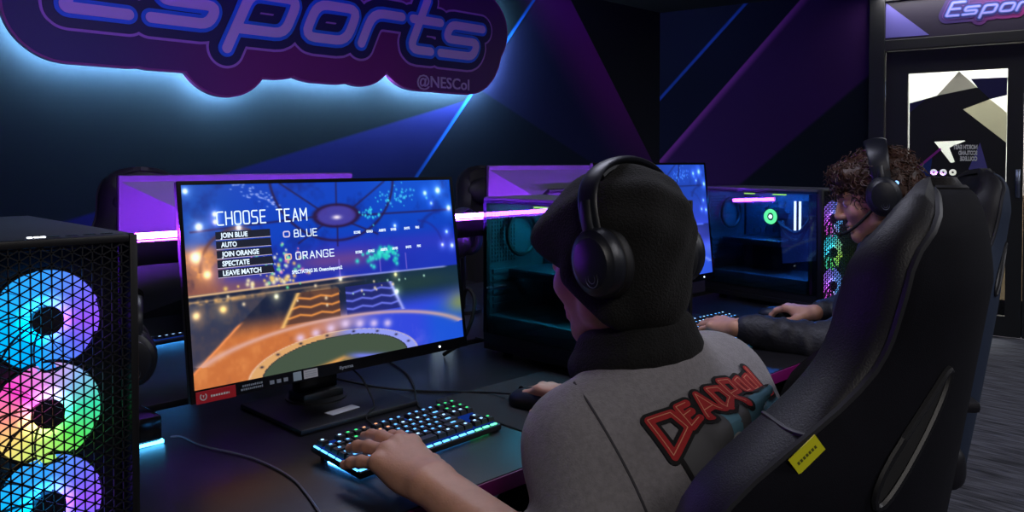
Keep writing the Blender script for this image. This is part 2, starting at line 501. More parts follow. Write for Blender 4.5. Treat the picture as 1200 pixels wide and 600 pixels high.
M_ceilblk = mat('bulkhead_black', rgb(9, 9, 11), .85)
tr = MB(M_ceilblk); tr.box((-2.5, FY-.012, 0), (6.0, FY, .1)); struct(tr.build('baseboard_back', smooth=False))
tr = MB(M_ceilblk); tr.box((0.02, -.012, 0), (1.73, 0, .1)); o = struct(tr.build('baseboard_right', smooth=False)); o.matrix_local = MWR

# ------------------------------------------------------------------ double door, glazed and covered with vinyl
M_door = mat('door_black', rgb(17, 18, 22), .5, bump=.04, bscale=500)
M_vblack = mat('vinyl_black', rgb(7, 7, 10), .5)
M_vnavy = mat('vinyl_navy', rgb(34, 32, 84), .5)
M_vgrey = mat('vinyl_concrete', rgb(148, 146, 142), .7, var=.3, vscale=7)
M_vbeige = mat('vinyl_beige', rgb(176, 172, 158), .7, var=.12, vscale=9)
M_vlilac = mat('vinyl_lilac', rgb(110, 104, 190), .5)
M_print_light = mat('print_and_backlight_white', rgb(238, 236, 232), .6)  # white also stands in for corridor light through the door's clear letters
M_vmag = mat('vinyl_magenta', rgb(190, 60, 190), .5)
M_vblue = mat('vinyl_blue', rgb(36, 66, 150), .5)
for mm, c_, s_ in ((M_vmag, rgb(190, 60, 190), .4), (M_vblue, rgb(36, 66, 150), .3), (M_vgrey, rgb(186, 182, 176), .65), (M_vbeige, rgb(206, 202, 186), .7), (M_vnavy, rgb(40, 36, 110), .25), (M_vlilac, rgb(120, 112, 190), .3)):
    # vinyl that lets the corridor's daylight through
    nt = mm.node_tree; b = nt.nodes['Principled BSDF']; t = nt.nodes.new('ShaderNodeBsdfTranslucent'); t.inputs[0].default_value = (*c_, 1)
    mx = nt.nodes.new('ShaderNodeMixShader'); mx.inputs[0].default_value = s_
    nt.links.new(b.outputs[0], mx.inputs[1]); nt.links.new(t.outputs[0], mx.inputs[2]); nt.links.new(mx.outputs[0], nt.nodes['Material Output'].inputs['Surface'])
def glass(name, tint, ior=1.5, boost=1.):
    m = bpy.data.materials.new(name); m.use_nodes = True; nt = m.node_tree; nt.nodes.remove(nt.nodes['Principled BSDF'])
    t = nt.nodes.new('ShaderNodeBsdfTransparent'); t.inputs[0].default_value = (*tint, 1)
    gl = nt.nodes.new('ShaderNodeBsdfGlossy'); gl.inputs['Roughness'].default_value = .03; gl.inputs[0].default_value = (boost, boost, boost, 1)
    lw = nt.nodes.new('ShaderNodeLayerWeight'); lw.inputs[0].default_value = .5
    pw = nt.nodes.new('ShaderNodeMath'); pw.operation = 'POWER'; pw.inputs[1].default_value = 5; nt.links.new(lw.outputs['Facing'], pw.inputs[0])
    fr = nt.nodes.new('ShaderNodeMath'); fr.operation = 'MULTIPLY_ADD'; r0 = ((ior-1)/(ior+1))**2; fr.inputs[1].default_value = 1-r0; fr.inputs[2].default_value = r0; nt.links.new(pw.outputs[0], fr.inputs[0])
    mx = nt.nodes.new('ShaderNodeMixShader'); nt.links.new(fr.outputs[0], mx.inputs[0]); nt.links.new(t.outputs[0], mx.inputs[1]); nt.links.new(gl.outputs[0], mx.inputs[2])
    nt.links.new(mx.outputs[0], nt.nodes['Material Output'].inputs['Surface']); return m
M_doorglass = glass('door_glass', (.93, .97, .96))

frm = bpy.data.objects.new('door_frame', None)
def wallpart(mb, name, parent=None, **k):
    o = mb.build(name, parent, **k)
    if not parent: o.matrix_local = MWR
    return o
f = MB(M_door)
f.box((1.73, -.03, 0), (1.84, .1, 2.52), bev=.004); f.box((3.50, -.03, 0), (3.62, .1, 2.52), bev=.004)
f.box((1.84, -.03, 2.09), (3.5, .1, 2.17), bev=.004); f.box((1.84, -.03, 2.46), (3.5, .1, 2.52), bev=.004)
struct(wallpart(f, 'trim_1', smooth=False))
# transom with lilac triangle and small printed sign
tm = MB(mat('transom_navy', rgb(24, 16, 40), .5)); tm.box((1.84, -.004, 2.17), (3.5, .02, 2.46))
TR = struct(wallpart(tm, 'window_1', smooth=False))
q = MB(M_vlilac); q.prism([(1.842, 2.455), (1.842, 2.189), (2.138, 2.188)], -.007, -.0045); q.build('triangle_graphic', TR, smooth=False)

def leaf(t0, t1, g0, g1, name):
    d = MB(M_door); y0, y1 = .01, .055
    d.box((t0, y0, .01), (g0, y1, 2.085)); d.box((g1, y0, .01), (t1, y1, 2.085))
    d.box((g0, y0, 1.914), (g1, y1, 2.085)); d.box((g0, y0, .79), (g1, y1, .945)); d.box((g0, y0, .01), (g1, y1, .155))
    return struct(wallpart(d, name, smooth=False))
D1 = leaf(1.845, 2.735, 1.997, 2.636, 'door_1'); D2 = leaf(2.74, 3.495, 2.87, 3.37, 'door_2')
for D_, g0, g1 in ((D1, 1.997, 2.636), (D2, 2.87, 3.37)):
    p = MB(M_doorglass); p.box((g0, .03, .945), (g1, .036, 1.914)); p.box((g0, .03, .155), (g1, .036, .79)); p.build('pane', D_, smooth=False)
v = MB(M_vblack, M_vnavy, M_vgrey, M_vbeige, M_print_light, M_vmag, M_vblue, M_vlilac)
L0, c1, c2, m_, r1, r2 = (2.008, 1.691), (2.188, 1.74), (2.449, 1.789), (2.53, 1.70), (2.36, 1.633), (2.632, 1.388)
def pip(P):
    def fn(X, Z):
        X, Z = np.broadcast_arrays(X, Z); d = np.full(X.shape, 9.); ins_ = np.zeros(X.shape, bool)
        for p, q in zip(P, P[1:]+P[:1]):
            dx, dz = q[0]-p[0], q[1]-p[1]; t = np.clip(((X-p[0])*dx+(Z-p[1])*dz)/(dx*dx+dz*dz), 0, 1)
            d = np.minimum(d, np.hypot(X-p[0]-dx*t, Z-p[1]-dz*t))
            cr = (p[1] > Z) != (q[1] > Z); xx = p[0]+(Z-p[1])/(dz if abs(dz) > 1e-9 else 1e-9)*dx; ins_ ^= cr & (X < xx)
        return np.where(ins_, -d, d)
    return fn
def vinyl(X, Z):
    d = pip([(2.01, .95), L0, c1, c2, m_, r1, r2, (2.628, .95)])(X, Z)
    h_ = pip([(2.175, 1.401), (2.385, 1.408), (2.275, 1.355), (2.312, 1.25), (2.285, 1.245)])(X, Z)
    for i in range(3): h_ = np.minimum(h_, np.abs(np.hypot(X-2.175-.062*i, Z-1.175)-.016)-.008)
    return np.maximum(d, -h_)
v.use(0)
pol, ed = field_polys(vinyl, 1.99, 2.65, .93, 1.82, .006)
for P in pol: v.bm.faces.new([v.bm.verts.new((p[0], .0268, p[1])) for p in P]).material_index = 0
v.use(1); v.prism([(2.406, 1.852), (2.634, 1.851), (2.632, 1.725), m_, c2], .026, .0275)
v.use(1); v.prism([L0, (2.12, 1.72), (2.008, 1.62)], .024, .0255)
v.use(2); v.prism([(2.332, 1.912), c2, c1], .026, .0275)
v.use(3); v.prism([r1, m_, (2.633, 1.60), r2], .026, .0275)
v.use(7); v.prism([(2.47, 1.39), (2.56, 1.05), (2.40, 1.20)], .024, .0255)
v.use(6); v.prism([(2.06, 1.19), (2.165, 1.29), (2.13, 1.0), (2.06, 1.0)], .024, .0255)
v.use(5); v.stroke([(2.06, 1.20), (2.215, 1.345)], .008, .022, .0235)
v.use(4)
for i, s in enumerate(('NORTH EAST', 'SCOTLAND', 'COLLEGE')):
    wd = (.155, .12, .11)[i]; xr = 2.455
    # corridor light through clear letters, put in as white; reads mirrored from in here
    Mx = T(xr, .021, 1.345-.042*i) @ Matrix.Diagonal((-1, 1, 1, 1)) @ XZ
    text_into(v, s, .042, Mx, bold=.0022, fitw=wd)
v.use(4); v.box((2.15, .022, 1.135), (2.36, .0235, 1.139))
Mx = T(2.36, .021, 1.10) @ Matrix.Diagonal((-1, 1, 1, 1)) @ XZ
blur_line(v, 2.165, 1.10, .19, .024, .0225)
v.build('window_graphics', D1, smooth=False)
v = MB(M_vblack); v.prism([(2.872, .95), (2.872, 1.91), (3.365, 1.91), (3.365, .95)], .026, .0275); v.build('window_graphics', D2, smooth=False)
v = MB(M_vblack); v.prism([(2.01, .158), (2.01, .785), (2.36, .785), (2.50, .16)], .026, .0275); v.build('lower_graphics', D1, smooth=False)
h = MB(M_chrome); h.box((2.69, -.005, 1.0), (2.72, .011, 1.2), bev=.003); h.build('push_plate', D1)
h = MB(M_chrome); h.box((2.765, -.012, 1.38), (2.80, .011, 1.52), bev=.003); h.cyl((2.79, -.04, 1.0), (2.79, -.04, 1.26), .009)
h.cyl((2.79, -.04, 1.02), (2.79, .012, 1.02), .006); h.cyl((2.79, -.04, 1.24), (2.79, .012, 1.24), .006); h.build('pull_handle', D2)
h = MB(M_chrome); h.cyl((1.843, -.002, 1.74), (1.843, -.002, 1.86), .006); h.build('hinge', D1)
# the corridor beyond
co_ = MB(mat('corridor_wall', rgb(226, 224, 216), .9)); co_.box((.8, 1.9, 0), (5.0, 2.0, 2.57)); o = struct(wallpart(co_, 'wall_corridor', smooth=False))
co_ = MB(mat('corridor_dado', rgb(150, 128, 100), .8)); co_.box((.8, 1.87, 0), (5.0, 1.899, .95)); o = struct(wallpart(co_, 'trim_2', smooth=False))
co_ = MB(mat('corridor_floor', rgb(120, 122, 130), .6)); co_.box((.8, .121, -.1), (5.0, 1.9, 0)); o = struct(wallpart(co_, 'floor_corridor', smooth=False))
co_ = MB(mat('corridor_ceiling', rgb(230, 230, 230), .9)); co_.box((.8, .121, 2.57), (5.0, 1.9, 2.67)); o = struct(wallpart(co_, 'ceiling_corridor', smooth=False))

# ------------------------------------------------------------------ stroke lettering (own letterforms)
def rounded(pts, r=.045, n=4, closed=False):
    out = []; N = len(pts)
    for i, p in enumerate(pts):
        if not closed and i in (0, N-1): out.append(p); continue
        a = V((*pts[i-1], 0)); b = V((*p, 0)); c = V((*pts[(i+1) % N], 0))
        u = (a-b); w_ = (c-b); rr = min(r, u.length*.49, w_.length*.49); s0 = b+u.normalized()*rr; s1 = b+w_.normalized()*rr
        for k in range(n+1):
            t = k/n; q = s0*(1-t)**2+b*2*t*(1-t)+s1*t*t; out.append((q.x, q.y))
    return out
# "Esports" on a unit x-height grid: (list of strokes, closed?)
X_ = .199            # x-height between stroke centres (m); outer x-height .25
def esports():
    S = []
    def add(pts, closed=False, r=.05): S.append((rounded(pts, r, closed=closed), closed))
    cap = .36
    add([(1.485, 0), (1.19, 0), (1.19, cap), (1.485, cap)], r=.03); add([(1.19, .18), (1.44, .18)])
    def s(x0, x1):
        add([(x0, 0), (x1, 0), (x1, X_/2), (x0+.0, X_/2), (x0, X_), (x1, X_)], r=.065)
    s(1.595, 1.895)
    add([(2.045, -.115), (2.045, X_), (2.335, X_), (2.335, 0), (2.07, 0)], r=.06)
    add([(2.462, 0), (2.462, X_), (2.745, X_), (2.745, 0)], True, r=.07)
    add([(2.855, 0), (2.855, X_), (3.075, X_)], r=.08)
    add([(3.225, .335), (3.225, 0), (3.40, 0)], r=.07); add([(3.165, X_), (3.395, X_)])
    s(3.485, 3.775)
    sh = .45
    return [([(x+sh*z, z) for x, z in p], c_) for p, c_ in S]
ES = esports()
def ribbon(mb, w, y0, y1, x0=0., z0=0., sc=1., n=10):
    st = [([(x0+x*sc, z0+z*sc) for x, z in p], c_) for p, c_ in ES]
    st = [q for q in st if sc > .5 or max(p[0] for p in q[0]) < 1.2]
    solid_strokes(mb, st, w*sc, y0, y1, .0055*sc if w > .2 else .004*sc)

SG = thing('wall_sign', 'large purple backlit sign reading Esports @NESCol on the left wall', 'sign', (2.417, FY, 1.956)); SG.scale = (.967, .967, .967)
sz = 0.0; sx = -2.5
mb_ = mat('sign_board', rgb(60, 20, 96), .5)
g = NG(mb_)
c = g.mix(rgb(40, 20, 104), rgb(120, 12, 116), g.ss(g.x, -1.3, -.2)); c = g.mix(c, rgb(84, 30, 106), g.ss(g.x, .55, 1.2)); g.out(c)
M_rim = mat('sign_rim', rgb(150, 50, 140), .5)
b = MB(M_rim); ribbon(b, .264, -.125, -.085, sx, sz); b.build('rim', SG, angle=40, fixn=False)
b = MB(mb_); ribbon(b, .254, -.127, -.120, sx, sz); b.build('board', SG, angle=40, fixn=False)
b = MB(mat('sign_contour', rgb(186, 130, 214), .5)); ribbon(b, .108, -.131, -.125, sx, sz); b.build('contour_line', SG, angle=40, fixn=False)
b = MB(mat('sign_navy', rgb(34, 22, 92), .5)); ribbon(b, .094, -.135, -.129, sx, sz); b.build('letter_backing', SG, angle=40, fixn=False)
b = MB(mat('sign_blue', rgb(36, 128, 250), .5)); ribbon(b, .047, -.141, -.133, sx, sz); b.build('letter_outline', SG, angle=40, fixn=False)
b = MB(mat('sign_lilac', rgb(228, 200, 255), .5)); ribbon(b, .027, -.147, -.138, sx, sz); b.build('letter_face', SG, angle=40, fixn=False)
b = MB(mat('sign_small_print', rgb(200, 175, 215), .5)); text_into(b, '@NESCol', .105, T(.795, -.132, -.232) @ XZ, extr=.003, bold=.0012, fitw=.455)
b.build('caption', SG, angle=40)
b = MB(glow('halo_led', (.46, .75, 1.), 150.)); ribbon(b, .238, -.075, -.045, sx, sz); b.build('led_strip', SG, angle=40, fixn=False)
b = MB(M_black); ribbon(b, .20, -.045, -.0005, sx, sz); ribbon(b, .225, -.0855, -.0752, sx, sz); b.build('mounting_frame', SG, angle=40, fixn=False)
# the small printed sign over the door: same lettering
sm = bpy.data.objects.new('printed_sign', None); COL.objects.link(sm); sm.parent = TR; sm.location = (2.243, 0, 2.312)
k_ = .262; ox = -1.17*k_
for nm, w_, y, mm in (('board', .20, -.0075, mb_), ('outline', .108, -.009, MATS['sign_contour']), ('backing', .094, -.0105, MATS['sign_navy']), ('letter_outline', .047, -.012, mat('printed_blue', rgb(58, 84, 170), .5)), ('letter_face', .024, -.0135, mat('printed_lilac', rgb(126, 122, 196), .5))):
    if nm == 'board':
        mm = mat('printed_board', rgb(60, 20, 96), .5); g = NG(mm); g.out(g.mix(rgb(40, 20, 84), rgb(104, 14, 92), g.ss(g.x, .08, .5)))
    if nm == 'outline': mm = mat('printed_outline', rgb(92, 44, 120), .5)
    b = MB(mm); ribbon(b, w_*1.0, y, y+.0012, ox, 0, sc=k_, n=8); b.build(nm, sm, smooth=False, fixn=False)

# ------------------------------------------------------------------ desks and LED rail
DZ = .75
def desk(y0, y1, edge_y, label, x0=-.75, x1=3.25):
    d = thing('gaming_desk', label, 'desk', ((x0+x1)/2, (y0+y1)/2, 0), 0, None)
    L = (x1-x0)/2; W = (y1-y0)/2
    b = MB(M_desk); b.box((-L, -W, DZ-.028), (L, W, DZ), bev=.002); b.build('tabletop', d)
    s = -1 if edge_y < (y0+y1)/2 else 1
    b = MB(M_edge); b.box((-L, s*W-.0015*s, DZ-.028), (L, s*(W+.003), DZ-.002), bev=.001); b.build('edge_band', d)
    for lx in (-L+.08, -.62, .62, L-.08):
        for ly in (-W+.1, W-.08):
            b = MB(M_black); b.box((lx-.025, ly-.025, .012), (lx+.025, ly+.025, DZ-.028), bev=.004); b.cyl((lx, ly, 0), (lx, ly, .012), .022)
            b.build('leg', d)
    b = MB(M_black); b.box((-L+.06, -.02, DZ-.09), (L-.06, .02, DZ-.028)); b.build('crossbar', d)
    return d
D_A = desk(.925, 1.655, .925, 'long black gaming desk with magenta front edge under the nearer row of computers')
D_B = desk(1.70, 2.48, 2.48, 'black gaming desk of the back row behind the purple lit rail')

rail = thing('led_rail', 'thin dark rail with glowing purple light bar between the two desks', 'light', (1.25, 1.66, DZ))
b = MB(M_black); b.box((-2.0, -.048, .30), (1.25, .03, .345), bev=.002); b.build('rail', rail)  # front lip added to the rail to keep the bar's light off the desk
b = MB(G_purple); b.cyl((-1.98, 0, .3535), (1.23, 0, .3535), .0058, n=12); b.build('light_bar', rail)
for x in (-1.7, -.25, .32, 1.18):
    b = MB(M_black); b.box((x-.012, .006, 0), (x+.012, .026, .30), bev=.002); b.box((x-.04, -.004, 0), (x+.04, .034, .006)); b.build('post', rail)

# ------------------------------------------------------------------ screen picture, computed
def s2l(a): return np.where(a <= .04045, a/12.92, ((a+.055)/1.055)**2.4)
def arena(W=400, H=225, blue=False):
    u = np.linspace(0, 1, W)[None, :].repeat(H, 0); v = np.linspace(0, 1, H)[:, None].repeat(W, 1)
    C = np.zeros((H, W, 3))
    def lay(col, a):
        a = np.clip(a, 0, 1)[..., None]; C[:] = C*(1-a)+np.array(col)/255*a
    def addl(col, a): C[:] = C+np.array(col)/255*np.clip(a, 0, 1)[..., None]
    def ss(x, a, b): t = np.clip((x-a)/(b-a), 0, 1); return t*t*(3-2*t)
    rng = np.random.RandomState(3)
    n = np.zeros((H, W))
    for k, amp in ((6, .5), (13, .3), (29, .2), (57, .14)):
        gr = rng.rand(k+2, 2*k+2); yy = v*k; xx = u*2*k; i = yy.astype(int); j = xx.astype(int); fy = yy-i; fx = xx-j
        fy = fy*fy*(3-2*fy); fx = fx*fx*(3-2*fx)
        n += amp*((gr[i, j]*(1-fx)+gr[i, j+1]*fx)*(1-fy)+(gr[i+1, j]*(1-fx)+gr[i+1, j+1]*fx)*fy)
    n = (n-n.min())/(n.max()-n.min())
    HZ = .545
    # sky
    lay((4, 66, 196), np.ones_like(u)); lay((30, 84, 180), ss(u, .25, .0)*.7); lay((8, 96, 226), ss(u, .55, .75)*.5*ss(v, .3, 0)); lay((10, 24, 110), ss(n, .5, .9)*.45)
    lay((34, 44, 176), ss(v, .25, .5)*.85); lay((60, 50, 190), np.exp(-((v-.38)/.06)**2)*ss(u, .35, .5)*.6)
    lay((120, 70, 140), np.exp(-((v-.44)/.05)**2)*ss(u, .25, .45)*ss(u, .72, .55)*.75); lay((150, 100, 130), ss(u, .30, .0)*ss(v, .16, .5)*.75)
    lay((30, 60, 200), ss(u, .7, .9)*ss(v, .2, .5)*.5)
    # left stand, sandy light
    st = ss(u, .13, .05)*ss(v, .28, .36); lay((150, 92, 66), st*.9); lay((226, 140, 70), st*ss(n, .5, .8)*.9); lay((60, 44, 70), st*ss(n, .42, .2)*.9)
    lay((150, 90, 80), ss(v, .47, .53)*ss(u, .34, .2)*.6)
    # ground
    gd = ss(v, HZ-.006, HZ+.006); lay((24, 34, 62), gd)
    lay((60, 58, 70), gd*ss(n, .45, .85)*.6); lay((18, 52, 80), gd*ss(u, .55, .75)*.7); lay((40, 66, 60), gd*np.exp(-((u-.8)/.2)**2-((v-.62)/.06)**2)*.7)
    ap = (u-.5)/(.25+.75*ss(v, .55, 1.)); lay((206, 116, 62), gd*ss(v, .66, .80)*ss(ap, .06, -.10)); lay((236, 150, 84), gd*ss(v, .7, .85)*ss(ap, .06, -.1)*ss(n, .45, .9)*.7)
    lay((150, 84, 66), gd*ss(v, .66, .8)*ss(ap, .06, -.1)*ss(n, .45, .15)*.7)
    lay((52, 74, 226), gd*ss(v, .64, .78)*ss(ap, -.06, .10)); lay((110, 110, 240), gd*ss(v, .7, .82)*ss(ap, -.04, .06)*ss(ap, .5, .2)*ss(n, .4, .8)*.6); lay((20, 92, 220), gd*ss(u, .78, .9)*ss(v, .7, .85)*.7)
    lay((196, 160, 190), gd*np.exp(-((u-.5)/.1)**2-((v-.79)/.05)**2)*.8)
    # dark turf corner at left
    dl = ss((u-.02)*1.2+(v-.96)*-.72+.03, .18, .2); edge = (u-.006)/.139-(.915-v)/.194
    lay((48, 56, 84), gd*ss(edge, .0, -.03)*ss(v, .56, .6)*.92); lay((250, 150, 90), gd*np.exp(-(edge/.05)**2)*ss(v, .7, .73))
    lay((86, 74, 80), gd*ss(edge, 0, -.03)*ss(n, .5, .8)*.6)
    # light strip round the pitch
    hz = HZ-.006+.02*np.abs(u-.55)
    for off, a in ((0, .9), (.03, .35)): lay((255, 205, 150), np.exp(-((v-hz-off)/.005)**2)*ss(u, .62, .5)*a)
    lay((170, 180, 255), np.exp(-((v-hz)/.005)**2)*ss(u, .5, .62)*ss(u, .96, .93)*.8)
    lay((255, 190, 110), np.exp(-((v-hz-.035)/.012)**2)*ss(u, .32, .1)*ss(n, .4, .6)*.8)
    lay((255, 180, 100), np.exp(-((v-.61)/.03)**2-((u-.43)/.09)**2)*ss(n, .35, .6)*.7); lay((120, 150, 255), np.exp(-((v-.6)/.03)**2-((u-.58)/.08)**2)*ss(n, .4, .7)*.6)
    def arc(cx, cy, rx, ry, w, col, a0=-9, a1=9, al=1.):
        r = np.sqrt(((u-cx)/rx)**2+((v-cy)/ry)**2); d = np.abs(r-1)*min(rx, ry*.6)
        ang = np.arctan2((cy-v)/ry, (u-cx)/rx); lay(col, np.exp(-(d/w)**2)*((ang > a0) & (ang < a1))*al)
    def line(p, q, w, col, al=1.):
        px, py = p; qx, qy = q; dx, dy = (qx-px)*1.75, qy-py; L2 = dx*dx+dy*dy
        t = np.clip(((u-px)*1.75*dx+(v-py)*dy)/L2, 0, 1); d = np.hypot((u-px)*1.75-dx*t, (v-py)-dy*t); lay(col, np.exp(-(d/w)**2)*al)
    # wave panels
    for x0, x1, sl, col, hi in ((.29, .49, .06, (92, 60, 52), (255, 160, 76)), (.515, .735, -.045, (34, 40, 120), (120, 130, 255))):
        lft = x0+(sl*(.75-v)/.17 if sl > 0 else 0); rgt = x1+(sl*(.75-v)/.17 if sl < 0 else 0)
        box = (u > lft) & (u < rgt) & (v > .595) & (v < .755); lay(col, box*.85)
        for q in (.63, .675, .72):
            wv = q+.012*(2*np.abs(((u*13) % 1)-.5)-.5); lay(hi, box*np.exp(-((v-wv)/.006)**2)*.9)
        e = np.abs(u-(lft if sl > 0 else rgt)); lay(tuple(min(255, c+40) for c in hi), np.exp(-(e/.008)**2)*((v > .595) & (v < .77))*.9)
    arc(.51, 1.02, .55, .26, .006, (230, 180, 170), .5, 2.65, .8)
    # lamps under the rim
    for k in range(7):
        lay((240, 214, 255), np.exp(-((u-(.34+.055*k))/.016)**2-((v-(.80+.012*abs(k-3)))/.022)**2)*.85)
    # ball-ring at the bottom edge
    r = np.sqrt(((u-.475)/.295)**2+((v-1.02)/.175)**2)
    lay((56, 60, 66), (r < .96)*1.); lay((226, 170, 110), ((r > .92) & (r < 1.05))*ss(u, .56, .40)); lay((150, 160, 250), ((r > .92) & (r < 1.05))*ss(u, .40, .56))
    lay((250, 225, 200), np.exp(-((r-1.06)/.012)**2)*.7); lay((74, 92, 70), (r < .9)*.8); lay((244, 170, 90), np.exp(-(((v-.985)-.35*np.abs(u-.49))/.014)**2)*(r < .9)*ss(u, .56, .46)*.9)
    lay((120, 130, 250), np.exp(-(((v-.975)-.3*np.abs(u-.5))/.016)**2)*(r < .9)*ss(u, .48, .56)*.9)
    for k in range(8):
        a = .35+k*.34; lay((40, 36, 60), np.exp(-(((u-(.475+.293*math.cos(a)))/.006)**2+((v-(1.02-.174*math.sin(a)))/.006)**2)))
    # dome frame
    dk = (40, 20, 70)
    lay((96, 60, 150), (((u-.505)/.08)**2+((v-.19)/.06)**2 < 1)*.7); arc(.505, .19, .082, .062, .005, dk); lay((255, 240, 255), np.exp(-((u-.505)/.016)**2-((v-.20)/.012)**2))
    arc(.509, -.05, .235, .38, .005, dk, -3.2, 3.2, .85)
    for p, q in (((.512, 0), (.507, .13)), ((.705, 0), (.57, .15)), ((.309, 0), (.44, .15)), ((.43, .19), (.02, .235)), ((.587, .195), (.99, .19)), ((.505, .25), (.50, .36)), ((.45, .24), (.36, .33)), ((.56, .24), (.66, .31))): line(p, q, .006, dk, .75)
    arc(.16, .44, .12, .21, .006, (90, 50, 50), 1.2, 3.2, .8); arc(.84, .42, .10, .17, .005, (30, 40, 150), 0, 1.6, .6); arc(.97, .30, .12, .11, .006, (20, 40, 140), 1.2, 3.1, .7)
    for x in (.5, .66, .77): line((x, .44), (x, .53), .004, (150, 120, 230), .7)
    # bursts and lamps
    def burst(cx, cy, rx, ry, k, cols, sz):
        for _ in range(k):
            x = cx+rng.randn()*rx; y = cy+rng.randn()*ry; c_ = cols[rng.randint(len(cols))]; s_ = sz*(.6+rng.rand())
            lay(c_, np.exp(-((u-x)*1.75/s_)**2-((v-y)/s_)**2)*.9)
    burst(.29, .43, .045, .06, 60, ((255, 210, 120), (120, 255, 170), (255, 140, 200), (255, 255, 230)), .007)
    burst(.27, .52, .05, .012, 26, ((255, 214, 110), (255, 240, 190)), .009)
    burst(.68, .43, .04, .025, 60, ((60, 240, 220), (30, 200, 190)), .010); burst(.64, .19, .02, .02, 24, ((60, 230, 250),), .006); burst(.78, .08, .04, .03, 34, ((70, 190, 255),), .006); burst(.74, .12, .03, .02, 20, ((60, 220, 255),), .005)
    for _ in range(60):
        t = rng.rand(); x = .17+.12*t+rng.randn()*.01; y = .01+.10*t+rng.randn()*.018; lay((170, 180, 255), np.exp(-((u-x)*1.75/.007)**2-((v-y)/.004)**2)*.7)
    burst(.5, .62, .2, .03, 18, ((255, 230, 190), (200, 255, 230)), .006)
    for x, y, s_, c_ in ((.88, .08, .013, (190, 190, 255)), (.94, .065, .018, (230, 230, 255)), (.905, .145, .010, (150, 150, 255)), (.03, .36, .026, (255, 220, 170)), (.045, .21, .018, (255, 230, 200)), (.06, .45, .018, (255, 200, 120)), (.012, .03, .012, (255, 255, 255)), (.095, .15, .012, (255, 220, 255)), (.095, .19, .012, (255, 200, 255)), (.165, .225, .014, (255, 240, 190)), (.985, .18, .016, (220, 230, 255)), (.965, .33, .010, (160, 190, 255)), (.94, .41, .010, (190, 190, 255)), (.985, .42, .012, (200, 220, 255)), (.72, .56, .010, (255, 230, 120)), (.50, .55, .010, (255, 230, 160)), (.735, .27, .008, (230, 230, 255)), (.27, .60, .012, (230, 230, 160)), (.72, .66, .012, (220, 250, 190)), (.10, .63, .018, (240, 180, 70)), (.02, .645, .018, (240, 180, 90))):
        addl(c_, np.exp(-((u-x)*1.75/s_)**2-((v-y)/s_)**2)); addl(c_, .25*np.exp(-((u-x)*1.75/(s_*3))**2-((v-y)/(s_*3))**2))
    lay((150, 160, 60), np.exp(-((u-1.0)/.07)**2-((v-.78)/.07)**2)*.75)
    if blue:
        lum = C.mean(2, keepdims=True); C[:] = C*.25+lum*np.array((.45, .75, 1.9))*.8; addl((70, 50, 190), np.exp(-((u-.8)/.3)**2-((v-.65)/.15)**2)*.5)
    return s2l(np.clip(C, 0, 1))
def vc_emit(name, strength):
    m = bpy.data.materials.new(name); m.use_nodes = True; nt = m.node_tree; nt.nodes.remove(nt.nodes['Principled BSDF'])
    a = nt.nodes.new('ShaderNodeVertexColor'); a.layer_name = 'picture'; e = nt.nodes.new('ShaderNodeEmission'); e.inputs['Strength'].default_value = strength
    gl = nt.nodes.new('ShaderNodeBsdfGlossy'); gl.inputs['Roughness'].default_value = .3; gl.inputs[0].default_value = (.03, .03, .03, 1)
    ad = nt.nodes.new('ShaderNodeAddShader')
    nt.links.new(a.outputs['Color'], e.inputs['Color']); nt.links.new(e.outputs[0], ad.inputs[0]); nt.links.new(gl.outputs[0], ad.inputs[1]); nt.links.new(ad.outputs[0], nt.nodes['Material Output'].inputs['Surface']); return m
def screen_mesh(name, img, w, h, mats, parent, overlay):
    """grid coloured with the picture plus flat emissive lettering a hair in front; local XZ, facing -Y, origin top left"""
    H, W = img.shape[:2]
    xs = np.linspace(0, w, W); zs = -np.linspace(0, h, H)
    vs = np.stack([np.tile(xs, H), np.zeros(W*H), np.repeat(zs, W)], 1)
    i = np.arange(H-1)[:, None]*W+np.arange(W-1)[None, :]; i = i.ravel()
    fs = np.stack([i, i+W, i+W+1, i+1], 1)
    mb = MB(*mats)
    me = bpy.data.meshes.new('grid'); me.from_pydata(vs.tolist(), [], fs.tolist())
    at = me.color_attributes.new('picture', 'FLOAT_COLOR', 'POINT')
    at.data.foreach_set('color', np.concatenate([img.reshape(-1, 3), np.ones((W*H, 1))], 1).astype(np.float32).ravel())
    mb.bm.from_mesh(me); bpy.data.meshes.remove(me)
    overlay(mb)
    return mb.build(name, parent, smooth=False, fixn=False)
